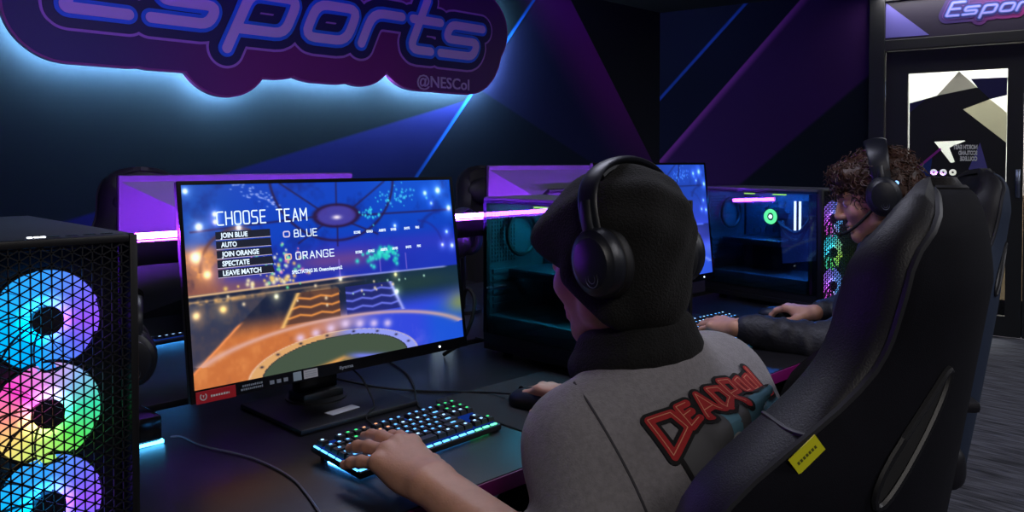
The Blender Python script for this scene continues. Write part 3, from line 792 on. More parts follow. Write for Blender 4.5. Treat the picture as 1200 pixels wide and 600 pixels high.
# thin squared capitals for the game's menu
def glyph(ch):
    r = .18
    def rd(p, c=False): return (rounded(p, r, 3, c), c)
    G = {'C': [rd([(.7, 0), (0, 0), (0, 1), (.7, 1)])], 'H': [([(0, 0), (0, 1)], 0), ([(.7, 0), (.7, 1)], 0), ([(0, .5), (.7, .5)], 0)],
         'O': [rd([(0, 0), (0, 1), (.7, 1), (.7, 0)], True)], 'S': [rd([(0, 0), (.65, 0), (.65, .5), (0, .5), (0, 1), (.65, 1)])],
         'E': [([(.62, 0), (0, 0), (0, 1), (.62, 1)], 0), ([(0, .5), (.55, .5)], 0)], 'T': [([(.35, 0), (.35, 1)], 0), ([(0, 1), (.7, 1)], 0)],
         'A': [([(0, 0), (.35, 1), (.7, 0)], 0), ([(.13, .33), (.57, .33)], 0)], 'M': [([(0, 0), (0, 1), (.4, .4), (.8, 1), (.8, 0)], 0)],
         'B': [rd([(0, 0), (0, 1), (.62, 1), (.62, .52), (0, .52)]), rd([(0, .52), (.68, .52), (.68, 0), (0, 0)])], 'L': [([(0, 1), (0, 0), (.6, 0)], 0)],
         'U': [rd([(0, 1), (0, 0), (.7, 0), (.7, 1)])], 'R': [([(0, 0), (0, 1), (.62, 1), (.62, .48), (0, .48)], 0), ([(.3, .48), (.68, 0)], 0)],
         'N': [([(0, 0), (0, 1), (.7, 0), (.7, 1)], 0)], 'G': [rd([(.7, .8), (.7, 1), (0, 1), (0, 0), (.7, 0), (.7, .5), (.4, .5)])]}
    return G.get(ch, [])
def caps(mb, txt, x, z, h, wtot, w, y):
    n = len(txt); adv = wtot/(n-.25)
    for i, ch in enumerate(txt):
        for p, c_ in glyph(ch): mb.stroke([(x+(i+q[0]*.98)*adv, z+q[1]*h) for q in p], w, y, y-.0001, closed=c_, n=4)

M_pic = vc_emit('screen_picture', .95)
G_ui = glow('ui_text', (.72, .86, 1.), 1.25); G_btn = mat('ui_button', rgb(6, 10, 26), .6, emit=(.004, .006, .02), strength=1.); G_tile = glow('ui_tile', (.8, .7, .95), .9); G_orange = glow('ui_orange', (1., .62, .42), .9)
M_redlab = mat('label_red', rgb(206, 22, 40), .5); M_labgrey = mat('label_print', rgb(150, 160, 175), .5); M_qr = mat('label_pale', rgb(170, 190, 205), .5)

def monitor(name, label, loc, rz, tilt, img, overlay, chin_extras, group, W=.630, Ht=.384, zb=.086, by=0.):
    """27-inch display, origin on the desk under the screen's middle, screen facing -Y"""
    m = thing(name, label, 'monitor', loc, rz, group)
    SW, SH = W-.014, Ht-.029
    tl = Matrix.Translation((0, 0, zb)) @ RX(tilt)
    b = MB(M_housing)
    b.box((-W/2, .000, 0), (W/2, .012, Ht), bev=.002)
    # pyramid-shaped rear housing
    z0, z1 = .045, Ht-.015
    A = [(-W/2+.004, .012, z0), (W/2-.004, .012, z0), (W/2-.004, .012, z1), (-W/2+.004, .012, z1)]
    B = [(-.155, .062, z0+.055), (.155, .062, z0+.055), (.155, .062, z1-.085), (-.155, .062, z1-.085)]
    va = [b.bm.verts.new(p) for p in A]; vb = [b.bm.verts.new(p) for p in B]
    b.bm.faces.new(vb); b.bm.faces.new(va[::-1])
    for i in range(4): b.bm.faces.new((va[i], va[(i+1) % 4], vb[(i+1) % 4], vb[i]))
    b.build('housing', m, angle=20, M=tl)
    bz = MB(M_blackgloss); t = .007; ch = .022
    bz.box((-W/2, -.003, 0), (W/2, .0, ch)); bz.box((-W/2, -.003, Ht-t), (W/2, 0, Ht)); bz.box((-W/2, -.003, ch), (-W/2+t, 0, Ht-t)); bz.box((W/2-t, -.003, ch), (W/2, 0, Ht-t))
    bez = bz.build('bezel', m, smooth=False, M=tl)
    scr = screen_mesh('screen', img, W-2*t, Ht-t-ch, [M_pic, G_ui, G_btn, G_tile, G_orange], m, overlay)
    scr.matrix_local = tl @ T(-W/2+t, -.0008, Ht-t)
    chin_extras(m, tl, W, ch)
    n = MB(M_blackgloss); n.box((-.045, .105, .012), (.045, .14, .30), bev=.006); n.box((-.06, .06, .19), (.06, .125, .31), bev=.006); n.build('neck', m)
    ft = MB(M_black); ft.box((-.048, .085, .010), (.048, .15, .030), bev=.006); ft.cyl((0, .118, .008), (0, .118, .014), .062, n=32); ft.build('neck_foot', m)
    bs = MB(M_black); bs.box((-.135, -.052+by, 0), (.135, .185+by, .011), bev=.004); bs.build('stand_base', m)
    hb = MB(M_black); hb.tube([(-.12, .064, .27), (-.12, .10, .30), (.12, .10, .30), (.12, .064, .27)], .008, n=8, smooth=1)
    hb.build('cable_guide', m, M=tl)
    br = MB(mat_lookup('brand_print')); text_into(br, 'iiyama', .022, T(.045, .0135, .345) @ RZ(PI) @ XZ, extr=.0004, bold=.0006, fitw=.09)
    br.build('brand_mark', m, smooth=False, M=tl)
    return m
def mat_lookup(n):
    if n not in MATS: mat(n, rgb(190, 190, 200), .5)
    return MATS[n]
SW, SH = .616, .355
def P_(u, v): return (u*SW, -v*SH)
def menu_overlay(mb):
    Y = -.0006
    mb.use(1); x, z = P_(.100, .207); caps(mb, 'CHOOSE TEAM', x, z, .066*SH, .293*SW, .0012, Y)
    for i, s in enumerate(('JOIN BLUE', 'AUTO', 'JOIN ORANGE', 'SPECTATE', 'LEAVE MATCH')):
        v0 = .241+.0478*i; a = P_(.092, v0); b_ = P_(.265, v0+.040)
        mb.use(2); mb.prism([(a[0], b_[1]), (b_[0]-.0+.001*i, b_[1]), (b_[0], a[1]), (a[0], a[1])], Y+.0002, Y+.0001)
        mb.use(3); mb.prism([(a[0], b_[1]-.0005), (b_[0], b_[1]-.0005), (b_[0], b_[1]+.0003), (a[0], b_[1]+.0003)], Y, Y-.00005)
        mb.use(1); text_into(mb, s, .0125, T(a[0]+.009, Y-.0001, b_[1]+.0032) @ XZ, bold=.0004, fitw=(.052, .03, .072, .052, .074)[i])
    for i, (s, wd) in enumerate((('BLUE', .052), ('ORANGE', .088))):
        v0 = (.294, .416)[i]; x, z = P_(.346, v0); mb.use(1); caps(mb, s, x, z, .0135, wd*SW/.626, .0009, Y)
        x, z = P_(.309, v0-.004); mb.use((3, 4)[i])
        mb.stroke(rounded([(x, z), (x+.0125, z), (x+.0125, z+.010), (x, z+.010)], .003, 3, True), .0012, Y, Y-.0001, closed=True, n=4)
    for row, z_ in enumerate((.300, .414)):
        for k in range(6):
            u = .565+.05*k+(.008*(k > 3)); x, z = P_(u, z_-.004*k*.2); mb.use(1)
            text_into(mb, ('SCORE', 'GOALS', 'ASSISTS', 'SAVES', 'SHOTS', 'PING')[k], .007, T(x, Y, z) @ XZ, bold=.00035, fitw=(.016, .0155, .018, .0145, .015, .010)[k])
    x, z = P_(.328, .492); text_into(mb, 'SPECTATING 30. Onescolesports2', .0095, T(x, Y, z) @ XZ, bold=.0003, fitw=.112)
def side_overlay(mb):
    Y = -.0006; mb.use(1)
    for i in range(2):
        x, z = P_(.04, .085+.055*i); blur_line(mb, x, z, (.12, .08)[i], .012, Y)
def back_overlay(mb): pass
def chin_front(m, tl, W, ch):
    b = MB(M_redlab, M_print_light); x = -W/2+.008
    b.box((x, -.0042, -.002), (x+.072, -.003, ch-.003), bev=.0005)
    b.use(1); b.stroke([(x+.013+.0055*math.sin(a), ch/2-.0015-.0055*math.cos(a)) for a in np.linspace(-2.3, 2.3, 12)], .0011, -.0043, -.0046); b.prism([(x+.0115, ch/2+.001), (x+.0145, ch/2+.001), (x+.013, ch/2-.004)], -.0043, -.0046)
    blur_line(b, x+.026, .0065, .033, .0042, -.0043)
    b.build('model_sticker', m, M=tl, smooth=False)
    b = MB(M_labgrey)
    for k in range(2): blur_line(b, x+.085-.003*k, .0115-.006*k, (.040, .042)[k], .0042, -.0031)
    for k in range(3): b.box((x+.138+.014*k, -.0036, .006), (x+.147+.014*k, -.003, .013), bev=.0003)
    b.build('spec_print', m, M=tl, smooth=False)
    b = MB(M_qr); b.box((x+.186, -.0038, .003), (x+.203, -.003, .019)); b.build('pale_sticker', m, M=tl, smooth=False)
    b = MB(M_white, M_labgrey); b.box((x+.208, -.0038, .003), (x+.238, -.003, .019)); b.use(1)
    for k in range(3): b.box((x+.211, -.0040, .0065+.004*k), (x+.235, -.0038, .0075+.004*k))
    b.build('white_sticker', m, M=tl, smooth=False)
    b = MB(M_labgrey); text_into(b, 'iiyama', .009, T(-.02, -.0032, .007) @ XZ, bold=.0002, fitw=.032); b.build('front_mark', m, M=tl, smooth=False)
    b = MB(G_white); b.sph((.235, -.003, .011), .0022, 6); b.build('power_light', m, M=tl)
def chin_plain(m, tl, W, ch):
    b = MB(M_labgrey); text_into(b, 'iiyama', .009, T(-.02, -.0032, .007) @ XZ, bold=.0002, fitw=.032); b.build('front_mark', m, M=tl, smooth=False)
    b = MB(G_white); b.sph((.235, -.003, .011), .0022, 6); b.build('power_light', m, M=tl)
IMG = arena(); IMGB = arena(200, 112, True)
TILT = -.138
GM = 'monitors in the front row'
monitor('monitor', 'wide monitor showing CHOOSE TEAM menu, in front of person in grey hoodie', (.892, 1.364, DZ), .005, TILT, IMG, menu_overlay, chin_front, GM)
monitor('monitor', 'monitor with plain blue game picture, partly behind the black beanie', (2.125, 1.472, DZ), .0, -.10, IMGB, side_overlay, chin_plain, GM, .597, .395, .105, -.045)
GB = 'monitors of the back row, seen from behind'
monitor('monitor', 'purple lit monitor back rising behind the CHOOSE TEAM monitor', (.98, 1.975, DZ), PI, -.03, IMGB[::4, ::4], back_overlay, chin_plain, GB)
monitor('monitor', 'purple lit monitor back with iiyama lettering, left of the beanie', (2.14, 1.975, DZ), PI, -.03, IMGB[::4, ::4], back_overlay, chin_plain, GB, zb=.105)
# white paper label lying on the nearest stand base
b = MB(M_white); b.box((-.034, -.012, 0), (.034, .012, .0012)); o = b.build('paper_label', smooth=False); o.location = (.878, 1.362, DZ+.0115); o.rotation_euler = (0, 0, .12)
tag(o, 'small blank white paper label on the stand base below the CHOOSE TEAM monitor', 'label')

# ------------------------------------------------------------------ computers
def hue(h, s=1., v_=1.):
    i = int(h*6) % 6; f_ = h*6-int(h*6); p, q, t = v_*(1-s), v_*(1-f_*s), v_*(1-(1-f_)*s)
    return ((v_, t, p), (q, v_, p), (p, v_, t), (p, q, v_), (t, p, v_), (v_, p, q))[i]
def fan_mat(name, stops, strength):
    """LED-lit fan blades: hue runs round the hub"""
    m = bpy.data.materials.new(name); m.use_nodes = True; nt = m.node_tree; nt.nodes.remove(nt.nodes['Principled BSDF'])
    tc = nt.nodes.new('ShaderNodeTexCoord'); gr = nt.nodes.new('ShaderNodeTexGradient'); gr.gradient_type = 'RADIAL'
    mp = nt.nodes.new('ShaderNodeMapping'); mp.inputs['Rotation'].default_value = (math.radians(90), 0, 0)
    nt.links.new(tc.outputs['Object'], mp.inputs[0]); nt.links.new(mp.outputs[0], gr.inputs[0])
    cr = nt.nodes.new('ShaderNodeValToRGB'); el = cr.color_ramp.elements
    while len(el) < len(stops): el.new(.5)
    for e, (p, c_) in zip(el, stops): e.position = p; e.color = (*c_, 1)
    nt.links.new(gr.outputs['Color'], cr.inputs[0])
    ln = nt.nodes.new('ShaderNodeVectorMath'); ln.operation = 'LENGTH'; nt.links.new(tc.outputs['Object'], ln.inputs[0])
    mr_ = nt.nodes.new('ShaderNodeMapRange'); mr_.interpolation_type = 'SMOOTHSTEP'
    for k, q in zip(('From Min', 'From Max', 'To Min', 'To Max'), (.0185, .036, strength*3.6, strength*.85)): mr_.inputs[k].default_value = q
    nt.links.new(ln.outputs['Value'], mr_.inputs['Value'])
    e = nt.nodes.new('ShaderNodeEmission'); nt.links.new(cr.outputs[0], e.inputs[0]); nt.links.new(mr_.outputs['Result'], e.inputs[1])
    nt.links.new(e.outputs[0], nt.nodes['Material Output'].inputs['Surface']); return m
ICE = [(0, (.0, .44, 1.)), (.25, (.03, .3, 1.)), (.42, (.16, .12, 1.)), (.52, (.28, .08, 1.)), (.62, (.12, .12, 1.)), (.78, (.0, .36, 1.)), (1, (.0, .44, 1.))]
RAIN = [(0, (1., .32, .25)), (.12, (1., .05, .6)), (.25, (.75, .3, .85)), (.37, (.25, .5, .9)), (.5, (.04, .75, .42)), (.64, (.1, .8, .1)), (.78, (.55, .9, .18)), (.9, (1., .72, .2)), (1, (1., .32, .25))]
PURP = [(0, (.5, .1, 1.)), (.3, (.2, .25, 1.)), (.6, (.1, .5, 1.)), (.8, (.9, .1, .8)), (1, (.5, .1, 1.))]
GRN = [(0, (.05, .6, .9)), (.3, (.05, .7, .8)), (.55, (.5, .9, .1)), (.75, (.1, .9, .2)), (1, (.05, .6, .9))]
FM = {'ice': fan_mat('fan_ice', ICE, 1.5), 'rain': fan_mat('fan_rainbow', RAIN, 1.25), 'purp': fan_mat('fan_violet', PURP, 1.3), 'grn': fan_mat('fan_green', GRN, 1.3)}
M_hub = mat('fan_hub', rgb(22, 20, 46), .6)
M_tint = glass('tinted_glass', (.52, .62, .66), 1.55)
M_board = mat('circuit_board', rgb(40, 60, 72), .4, bump=.2, bscale=200, var=.3, vscale=90)
M_inner = mat('case_inner', rgb(50, 66, 74), .5)
G_cyan = glow('case_led_cyan', (.02, .36, .52), 60.); G_ram = glow('ram_white', (.75, .7, 1.), 5.); G_green = glow('cooler_green', (.18, .95, .35), 3.); G_yel = glow('led_yellowgreen', (.55, .9, .1), 2.5)
G_pink = glow('led_pink', (1., .05, .5), 2.5)
M_radium = mat('aluminium_dark', rgb(70, 78, 90), .35, metal=.8)
M_mesh = mat('front_mesh_black', rgb(8, 8, 14), .5)
def fan_parts(pc, cx, y, cz, key, r=.0605):
    b = MB(FM[key])
    nb = 9
    for k in range(nb):
        a0 = 2*PI*k/nb; N = 7
        rows = []
        for i in range(N):
            rr = .017+(r-.017)*i/(N-1); sw = .35*i/(N-1)
            rows.append([(rr*math.cos(a0+sw+t), (t/.62-.5)*.008, rr*math.sin(a0+sw+t)) for t in (0, .17, .34, .52, .69)])
        vv = [[b.bm.verts.new(p) for p in q] for q in rows]
        for A, B in zip(vv, vv[1:]):
            for j in range(4): b.bm.faces.new((A[j], A[j+1], B[j+1], B[j]))
    f = b.build('fan', pc, M=T(cx, y, cz), fixn=False)
    h_ = MB(M_hub); h_.cyl((0, -.010, 0), (0, .012, 0), .0175, n=24); h_.build('hub', f)
    fr = MB(M_black); fr.tor(RX(PI/2), r+.002, .0022, 40, 6)
    for k in range(4):
        a = PI/4+k*PI/2; fr.cyl((.012*math.cos(a), .012, .012*math.sin(a)), ((r+.006)*math.cos(a), .012, (r+.006)*math.sin(a)), .003, n=8)
    fr.build('fan_frame', f)
def tower(label, loc, rz, keys, loopy, fan_x=.5, led=None):
    """origin: bottom, front-left corner (front faces -Y, glass side is -X)"""
    W, Dp, Hh = .225, .48, .41
    pc = thing('computer_tower', label, 'computer', loc, rz, 'glass sided computer towers')
    b = MB(M_case)
    b.box((0, .012, Hh-.016), (W, Dp, Hh), bev=.003); b.build('top_panel', pc)
    b = MB(M_black); b.box((.0, .012, .016), (W, Dp, .034), bev=.002)
    b.box((W-.004, .012, .034), (W, Dp, Hh-.016)); b.box((.004, Dp-.004, .034), (W-.004, Dp, Hh-.016)); b.box((0, .012, .034), (.012, .03, Hh-.016)); b.box((0, Dp-.012, .034), (.012, Dp, Hh-.016)); b.box((0, .03, .034), (.008, Dp-.012, .06))
    b.build('frame', pc, smooth=False)
    for x in (.03, W-.03):
        for y in (.06, Dp-.06):
            q = MB(M_rubber); q.cyl((x, y, 0), (x, y, .016), .014, .012, n=16); q.build('foot', pc)
    # front: bezel + lattice of fine bars
    f = MB(M_black); f.box((0, -.006, .016), (.010, .012, Hh), bev=.002); f.box((W-.010, -.006, .016), (W, .012, Hh), bev=.002); f.box((.010, -.006, Hh-.010), (W-.010, .012, Hh), bev=.002); f.box((.010, -.006, .016), (W-.010, .012, .03), bev=.002)
    f.build('front_bezel', pc)
    ms = MB(M_mesh); x0, x1, z0, z1 = .010, W-.010, .03, Hh-.010; p = .0112; hw = .00078
    def bar(a, c_):
        d = V((c_[0]-a[0], c_[1]-a[1])).normalized(); nx, nz = -d.y*hw, d.x*hw
        ms.prism([(a[0]+nx, a[1]+nz), (a[0]-nx, a[1]-nz), (c_[0]-nx, c_[1]-nz), (c_[0]+nx, c_[1]+nz)], -.0035, -.0015)
    x = x0+p/2
    while x < x1: bar((x, z0), (x, z1)); x += p
    step = p*2/math.sqrt(3)
    for sg in (1, -1):
        s_ = math.tan(math.radians(30))*sg
        for k in range(-20, 60):
            z_at = z0+k*step-s_*p/2
            # z = z_at + s_*(x-x0)
            pts = []
            xa, xb = x0, x1; za, zb = z_at+s_*(p/2*0), z_at+s_*(x1-x0)
            if max(za, zb) < z0 or min(za, zb) > z1: continue
            def clipx(z): return x0+(z-z_at)/s_
            if za < z0: xa, za = clipx(z0), z0
            if za > z1: xa, za = clipx(z1), z1
            if zb < z0: xb, zb = clipx(z0), z0
            if zb > z1: xb, zb = clipx(z1), z1
            if xb-xa > .004: bar((xa, za), (xb, zb))
    ms.build('front_mesh', pc, smooth=False)
    for k, key in enumerate(keys): fan_parts(pc, W*fan_x, .030, .309-.113*k, key)
    sh = MB(mat_lookup2('fan_shroud', rgb(10, 10, 18))); sh.box((.012, .048, .036), (W-.006, .052, Hh-.018)); sh.build('fan_bracket', pc, smooth=False)
    # glass side and what stands behind it
    gl = MB(M_tint); gl.box((-.004, .012, .06), (0, Dp-.003, Hh-.008)); gl.build('glass_panel', pc, smooth=False)
    if loopy:
        rp = MB(M_inner); rp.box((.010, Dp-.0125, .105), (W-.013, Dp-.0045, Hh-.02))
        for k in range(9):
            for q in range(14): rp.box((.018+.010*k, Dp-.0155, .24+.010*q), (.0235+.010*k, Dp-.0125, .2455+.010*q))
        for q in range(6): rp.box((.02, Dp-.017, .12+.018*q), (.11, Dp-.0125, .131+.018*q))
        rp.build('rear_panel', pc, smooth=False)
        mbd = MB(M_board); mbd.box((W-.012, .16, .10), (W-.008, Dp-.02, Hh-.03))
        for _ in range(40):
            y, z = random.uniform(.18, Dp-.05), random.uniform(.12, Hh-.05); a, c_ = random.uniform(.004, .02), random.uniform(.004, .02); mbd.box((W-.018, y, z), (W-.012, y+a, z+c_))
        mbd.build('motherboard', pc, smooth=False)
        ps = MB(M_inner); ps.box((.006, .055, .034), (W-.006, Dp-.01, .105), bev=.003); ps.build('power_shroud', pc)
        gp = MB(M_radium); gp.box((.06, .20, .20), (W-.014, Dp-.03, .222), bev=.003); gp.box((.058, .20, .205), (.062, Dp-.05, .217)); gp.build('graphics_card', pc)
        rm = MB(M_board); rm.box((W-.06, .185, .255), (W-.012, .19, .36)); rm.box((W-.06, .205, .255), (W-.012, .21, .36)); rr = rm.build('memory_stick', pc, smooth=False)
        rg = MB(G_ram); rg.box((W-.064, .184, .255), (W-.060, .191, .36)); rg.box((W-.064, .204, .255), (W-.060, .211, .36)); rg.build('light_edge', rr, smooth=False)
        cl = MB(M_black); cl.cyl((W-.012, .305, .30), (W-.07, .305, .30), .032, n=32); cp = cl.build('pump_head', pc)
        rg = MB(G_green); Mx = T(W-.071, .305, .30) @ RY(PI/2); rg.tor(Mx, .021, .007, 36, 8); rg.build('light_ring', cp)
        rg = MB(G_white); rg.sph((W-.072, .305, .30), (.004, .008, .008), 8); rg.build('light_dot', cp)
        for k in range(2):
            hs = MB(M_rubber); hs.tube([(W-.06, .28-.02*k, .285), (W-.09, .23, .265-.02*k), (W-.10, .17, .25-.03*k), (W-.09, .13, .30), (W-.08, .12, .36)], .0065, n=10); hs.build('coolant_hose', pc)
        ld = MB(led or G_cyan); ld.box((.09, .08, Hh-.0185), (.16, Dp-.06, Hh-.0165)); ld.build('light_strip', pc, smooth=False)
        ly = MB(G_yel); ly.box((.02, .15, Hh-.024), (.03, .20, Hh-.0201)); ly.box((.02, .28, Hh-.024), (.03, .32, Hh-.0201)); ly.build('fan_light', pc, smooth=False)
        bl = MB(G_pink); bl.sph((W-.03, .13, .155), (.006, .013, .016), 8); bl.build('pump_light', pc)
        rf = MB(M_black); rf.tor(T(W*.5, Dp-.03, .31) @ RX(PI/2), .055, .006, 36, 6); rf.build('rear_fan', pc)
    return pc
def mat_lookup2(n, c_):
    if n not in MATS: mat(n, c_, .6)
    return MATS[n]
T1 = tower('computer tower with three large glowing fans at the left edge of the photo', (.157, 1.062, DZ), 0, ('ice', 'rain', 'ice'), False, .575)
# power and port cluster on its top edge
b = MB(G_white); 
for k in range(3): b.box((.108+.007*k, .016, .4102), (.113+.007*k, .022, .4112))
b.build('power_light', T1, smooth=False)
b = MB(M_blackgloss)
for k in range(4): b.box((.13+.02*k, .017, .4101), (.143+.02*k, .024, .4108))
b.build('port', T1, smooth=False)
tower('glass sided computer tower dimly lit teal inside, left of the beanie', (1.425, 1.065, DZ), 0, ('grn', 'purp', 'ice'), True)
tower('glass sided computer tower with green ring light, beside the curly haired person', (2.57, 1.168, DZ), math.radians(-8.6), ('purp', 'grn', 'purp'), True, led=glow('case_led_blue', (.015, .16, .75), 75.))

# ------------------------------------------------------------------ keyboards
M_key = mat('keycap', rgb(15, 15, 18), .5)
KG = {'b': glow('key_iceblue', (.12, .42, 1.), 2.2), 'w': glow('key_paleblue', (.35, .62, 1.), 2.4), 'g': glow('key_green', (.06, .9, .25), 1.4), 'o': glow('key_orange', (1., .42, .2), 1.5)}
G_bar = glow('keyboard_lightbar', (.10, .46, 1.), 3.); G_barg = glow('keyboard_lightbar_green', (.15, .95, .45), 2.2); G_under = glow('switch_glow', (.02, .10, .8), .22)
G_ug = glow('keyboard_underglow', (.05, .34, 1.), 40.); G_ugg = glow('keyboard_underglow_green', (.05, .8, .3), 26.)
KMESH = {}
def key_mesh(wd, c):
    k = (round(wd, 3), c)
    if k not in KMESH:
        b = MB(M_key, KG[c])
        h = .0078; w0, d0, w1, d1 = wd/2-.0009, .0085, wd/2-.0026, .0066
        lo = [(-w0, -d0, 0), (w0, -d0, 0), (w0, d0, 0), (-w0, d0, 0)]; hi = [(-w1, -d1+.001, h), (w1, -d1+.001, h), (w1, d1+.001, h-.0006), (-w1, d1+.001, h-.0006)]
        vl = [b.bm.verts.new(p) for p in lo]; vh = [b.bm.verts.new(p) for p in hi]
        b.bm.faces.new(vh); b.bm.faces.new(vl[::-1])
        for i in range(4): b.bm.faces.new((vl[i], vl[(i+1) % 4], vh[(i+1) % 4], vh[i]))
        b.use(1); lw = min(.0026, wd*.2) if wd < .03 else .006
        b.box((-lw, .0012, h-.0003), (lw, .0050, h+.0002))
        me_o = b.build('keycap', smooth=False); KMESH[k] = me_o.data; bpy.data.objects.remove(me_o)
    return KMESH[k]
def keyboard(label, loc, rz, group, lit=lambda x, y: 'b'):
    L, Dd = .352, .128
    kb = thing('keyboard', label, 'keyboard', loc, rz, group)
    tiltm = RX(math.radians(5))
    c = MB(M_black); c.box((-L/2-.004, -Dd/2-.008, .0055), (L/2+.004, Dd/2+.004, .017), bev=.003)
    c.build('case', kb, M=tiltm @ T(0, 0, .003))
    pl = MB(G_under); pl.box((-L/2+.003, -Dd/2+.003, .020), (L/2-.003, Dd/2-.003, .0205)); pl.build('plate', kb, smooth=False, M=tiltm)
    bars = MB(G_bar, G_barg)
    n = 16
    for i in range(n):
        x0 = -L/2+L*i/n; x1 = x0+L/n*.72
        bars.use(1 if i >= n-3 else 0); bars.box((x0, -Dd/2-.0035, .0165), (x1, -Dd/2+.0012, .0188))
    bars.use(0)
    for i in range(6):
        y0 = -Dd/2+Dd*i/6; bars.box((-L/2-.0035, y0, .0165), (-L/2-.0005, y0+Dd/6*.80, .0188))
    bars.build('light_bar', kb, smooth=False, M=tiltm @ T(0, 0, .003))
    ug = MB(G_ug, G_ugg); ug.box((-L/2+.012, -Dd/2+.010, .0008), (L/2-.07, -Dd/2+.016, .0026)); ug.box((-L/2+.010, -Dd/2+.02, .0008), (-L/2+.016, Dd/2-.03, .0026))
    ug.use(1); ug.box((L/2-.06, -Dd/2+.010, .0008), (L/2-.012, -Dd/2+.016, .0026)); ug.build('underglow', kb, smooth=False)
    for x in (-L/2+.03, L/2-.03):
        f = MB(M_rubber); f.box((x-.02, Dd/2-.02, -.0015), (x+.02, Dd/2-.008, .016), bev=.001); f.box((x-.02, -Dd/2+.022, 0.0002), (x+.02, -Dd/2+.032, .006)); f.build('rubber_foot', kb)
    u = .0191
    rows = [[(1, 0), (1, 1), (1, 0), (1, 0), (1, 0), (1, .5), (1, 0), (1, 0), (1, 0), (1, .5), (1, 0), (1, 0), (1, 0), (1, .25), (1, 0), (1, 0)],
            [(1, 0)]*13+[(2, 0)]+[(1, .25), (1, 0), (1, 0)],
            [(1.5, 0)]+[(1, 0)]*12+[(1.5, 0)]+[(1, .25), (1, 0), (1, 0)],
            [(1.75, 0)]+[(1, 0)]*11+[(2.25, 0)],
            [(2.25, 0)]+[(1, 0)]*10+[(2.75, 0)]+[(1, 1.25)],
            [(1.25, 0), (1.25, 0), (1.25, 0), (6.25, 0), (1.25, 0), (1.25, 0), (1.25, 0), (1.25, 0), (1, .25), (1, 0), (1, 0)]]
    for r, row in enumerate(rows):
        x = -L/2+.0025; y = Dd/2-.012-r*u-(.005 if r else 0)
        for wd, gap in row:
            x += gap*u*(18.25-.0)/18.25; cx = x+wd*u/2; x += wd*u
            o = bpy.data.objects.new('keycap', key_mesh(wd*u, lit(cx, y))); COL.objects.link(o); o.parent = kb
            o.matrix_local = tiltm @ T(cx, y, .0225)
    return kb
def lit1(x, y):
    if x > .12: return 'g' if (y > .02 or x > .16) else 'w'
    if -.115 < x < -.085 and y > -.03: return 'g'
    if -.085 <= x < -.025 and y > -.015 and random.random() < .75: return 'o'
    return random.choice('bbbw')
GK = 'backlit gaming keyboards'
KB = keyboard('blue lit keyboard under the hand of person in grey hoodie', (.874, 1.140, DZ), math.radians(3.0), GK, lit1)
KB.scale = (.905, .97, 1)
keyboard('blue lit keyboard under the left hand of the curly haired person', (2.06, 1.275, DZ), math.radians(-2), GK, lambda x, y: random.choice('bbw'))
keyboard('small row of blue keyboard lights seen past left edge of the CHOOSE TEAM monitor', (.86, 2.25, DZ), PI+.1, GK, lambda x, y: 'w')

# ------------------------------------------------------------------ desk mats, mice
def rrect(w_, d_, r, n=6):
    P = []
    for cx, cy, a0 in ((w_/2-r, d_/2-r, 0), (-w_/2+r, d_/2-r, PI/2), (-w_/2+r, -d_/2+r, PI), (w_/2-r, -d_/2+r, 1.5*PI)):
        for k in range(n+1): a = a0+PI/2*k/n; P.append((cx+r*math.cos(a), cy+r*math.sin(a)))
    return P
def mousemat(label, loc, rz, w_, d_, m):
    t = thing('mouse_mat', label, 'mouse mat', loc, rz)
    b = MB(m); b.prism(rrect(w_, d_, .02), 0, .0032, plane='XY'); b.build('cloth_top', t, smooth=False)
    b = MB(M_rubber); P = rrect(w_+.001, d_+.001, .02); b.tube([(p[0], p[1], .0016) for p in P+P[:1]], .0016, n=6, smooth=1); b.build('stitched_edge', t)
mousemat('dark cloth mouse mat beside the keyboard of person in grey hoodie', (1.235, 1.16, DZ), 0, .34, .30, mat('mat_cloth', rgb(30, 30, 33), .95, bump=.2, bscale=900))
mousemat('dark teal mouse mat under the right hand of the curly haired person', (2.415, 1.135, DZ), math.radians(-5), .25, .28, mat('mat_teal', rgb(30, 46, 62), .9, bump=.2, bscale=900))
def mouse(label, loc, rz):
    t = thing('mouse', label, 'mouse', loc, rz, 'wired gaming mice')
    S = SDF((-.05, -.08, -.01), (.05, .08, .06), .0022)
    S.ell((0, -.008, .008), (.031, .058, .031), k=.004); S.ell((0, .03, .008), (.029, .036, .022), k=.02)
    S.op(lambda X, Y, Z: np.maximum(-(Z-.001)+X*0+Y*0, -9), (-.05, -.08, -.01), (.05, .08, .003), .002, sub=True) if False else None
    S.cap((0, .018, .036), (0, .07, .026), .0016, k=.001, sub=True)
    v, f = S.mesh(); v[:, 2] = np.maximum(v[:, 2], .0005)
    sdf_obj('shell', [(v, f)], [M_black], t)
    b = MB(M_rubber); b.cyl((-.004, .036, .030), (.004, .036, .030), .008, n=20); b.build('scroll_wheel', t)
    return t
mouse('black mouse under the right hand of person in grey hoodie', (1.185, 1.125, DZ+.0032), .15)
mouse('black mouse under the right hand of the curly haired person', (2.405, 1.225, DZ+.0032), .2)
def cord(name, label, pts, r=.0022, m=None, grp=None):
    b = MB(m or M_rubber); b.tube(pts, r, n=6, smooth=6); o = b.build(name)
    return tag(o, label, 'cable', grp)
cord('cable', 'black mouse cable curving over the desk behind the backlit keyboard', [(1.180, 1.188, .768), (1.18, 1.26, .757), (1.13, 1.335, .753), (1.08, 1.40, .753), (1.02, 1.45, .7625), (.98, 1.60, .7645), (.96, 1.68, .755)])
cord('cable', 'second thin black cable from keyboard back edge to the monitor base', [(1.0, 1.235, .764), (1.01, 1.28, .754), (1.04, 1.335, .753), (1.10, 1.42, .753), (1.16, 1.53, .753), (1.2, 1.66, .753)])
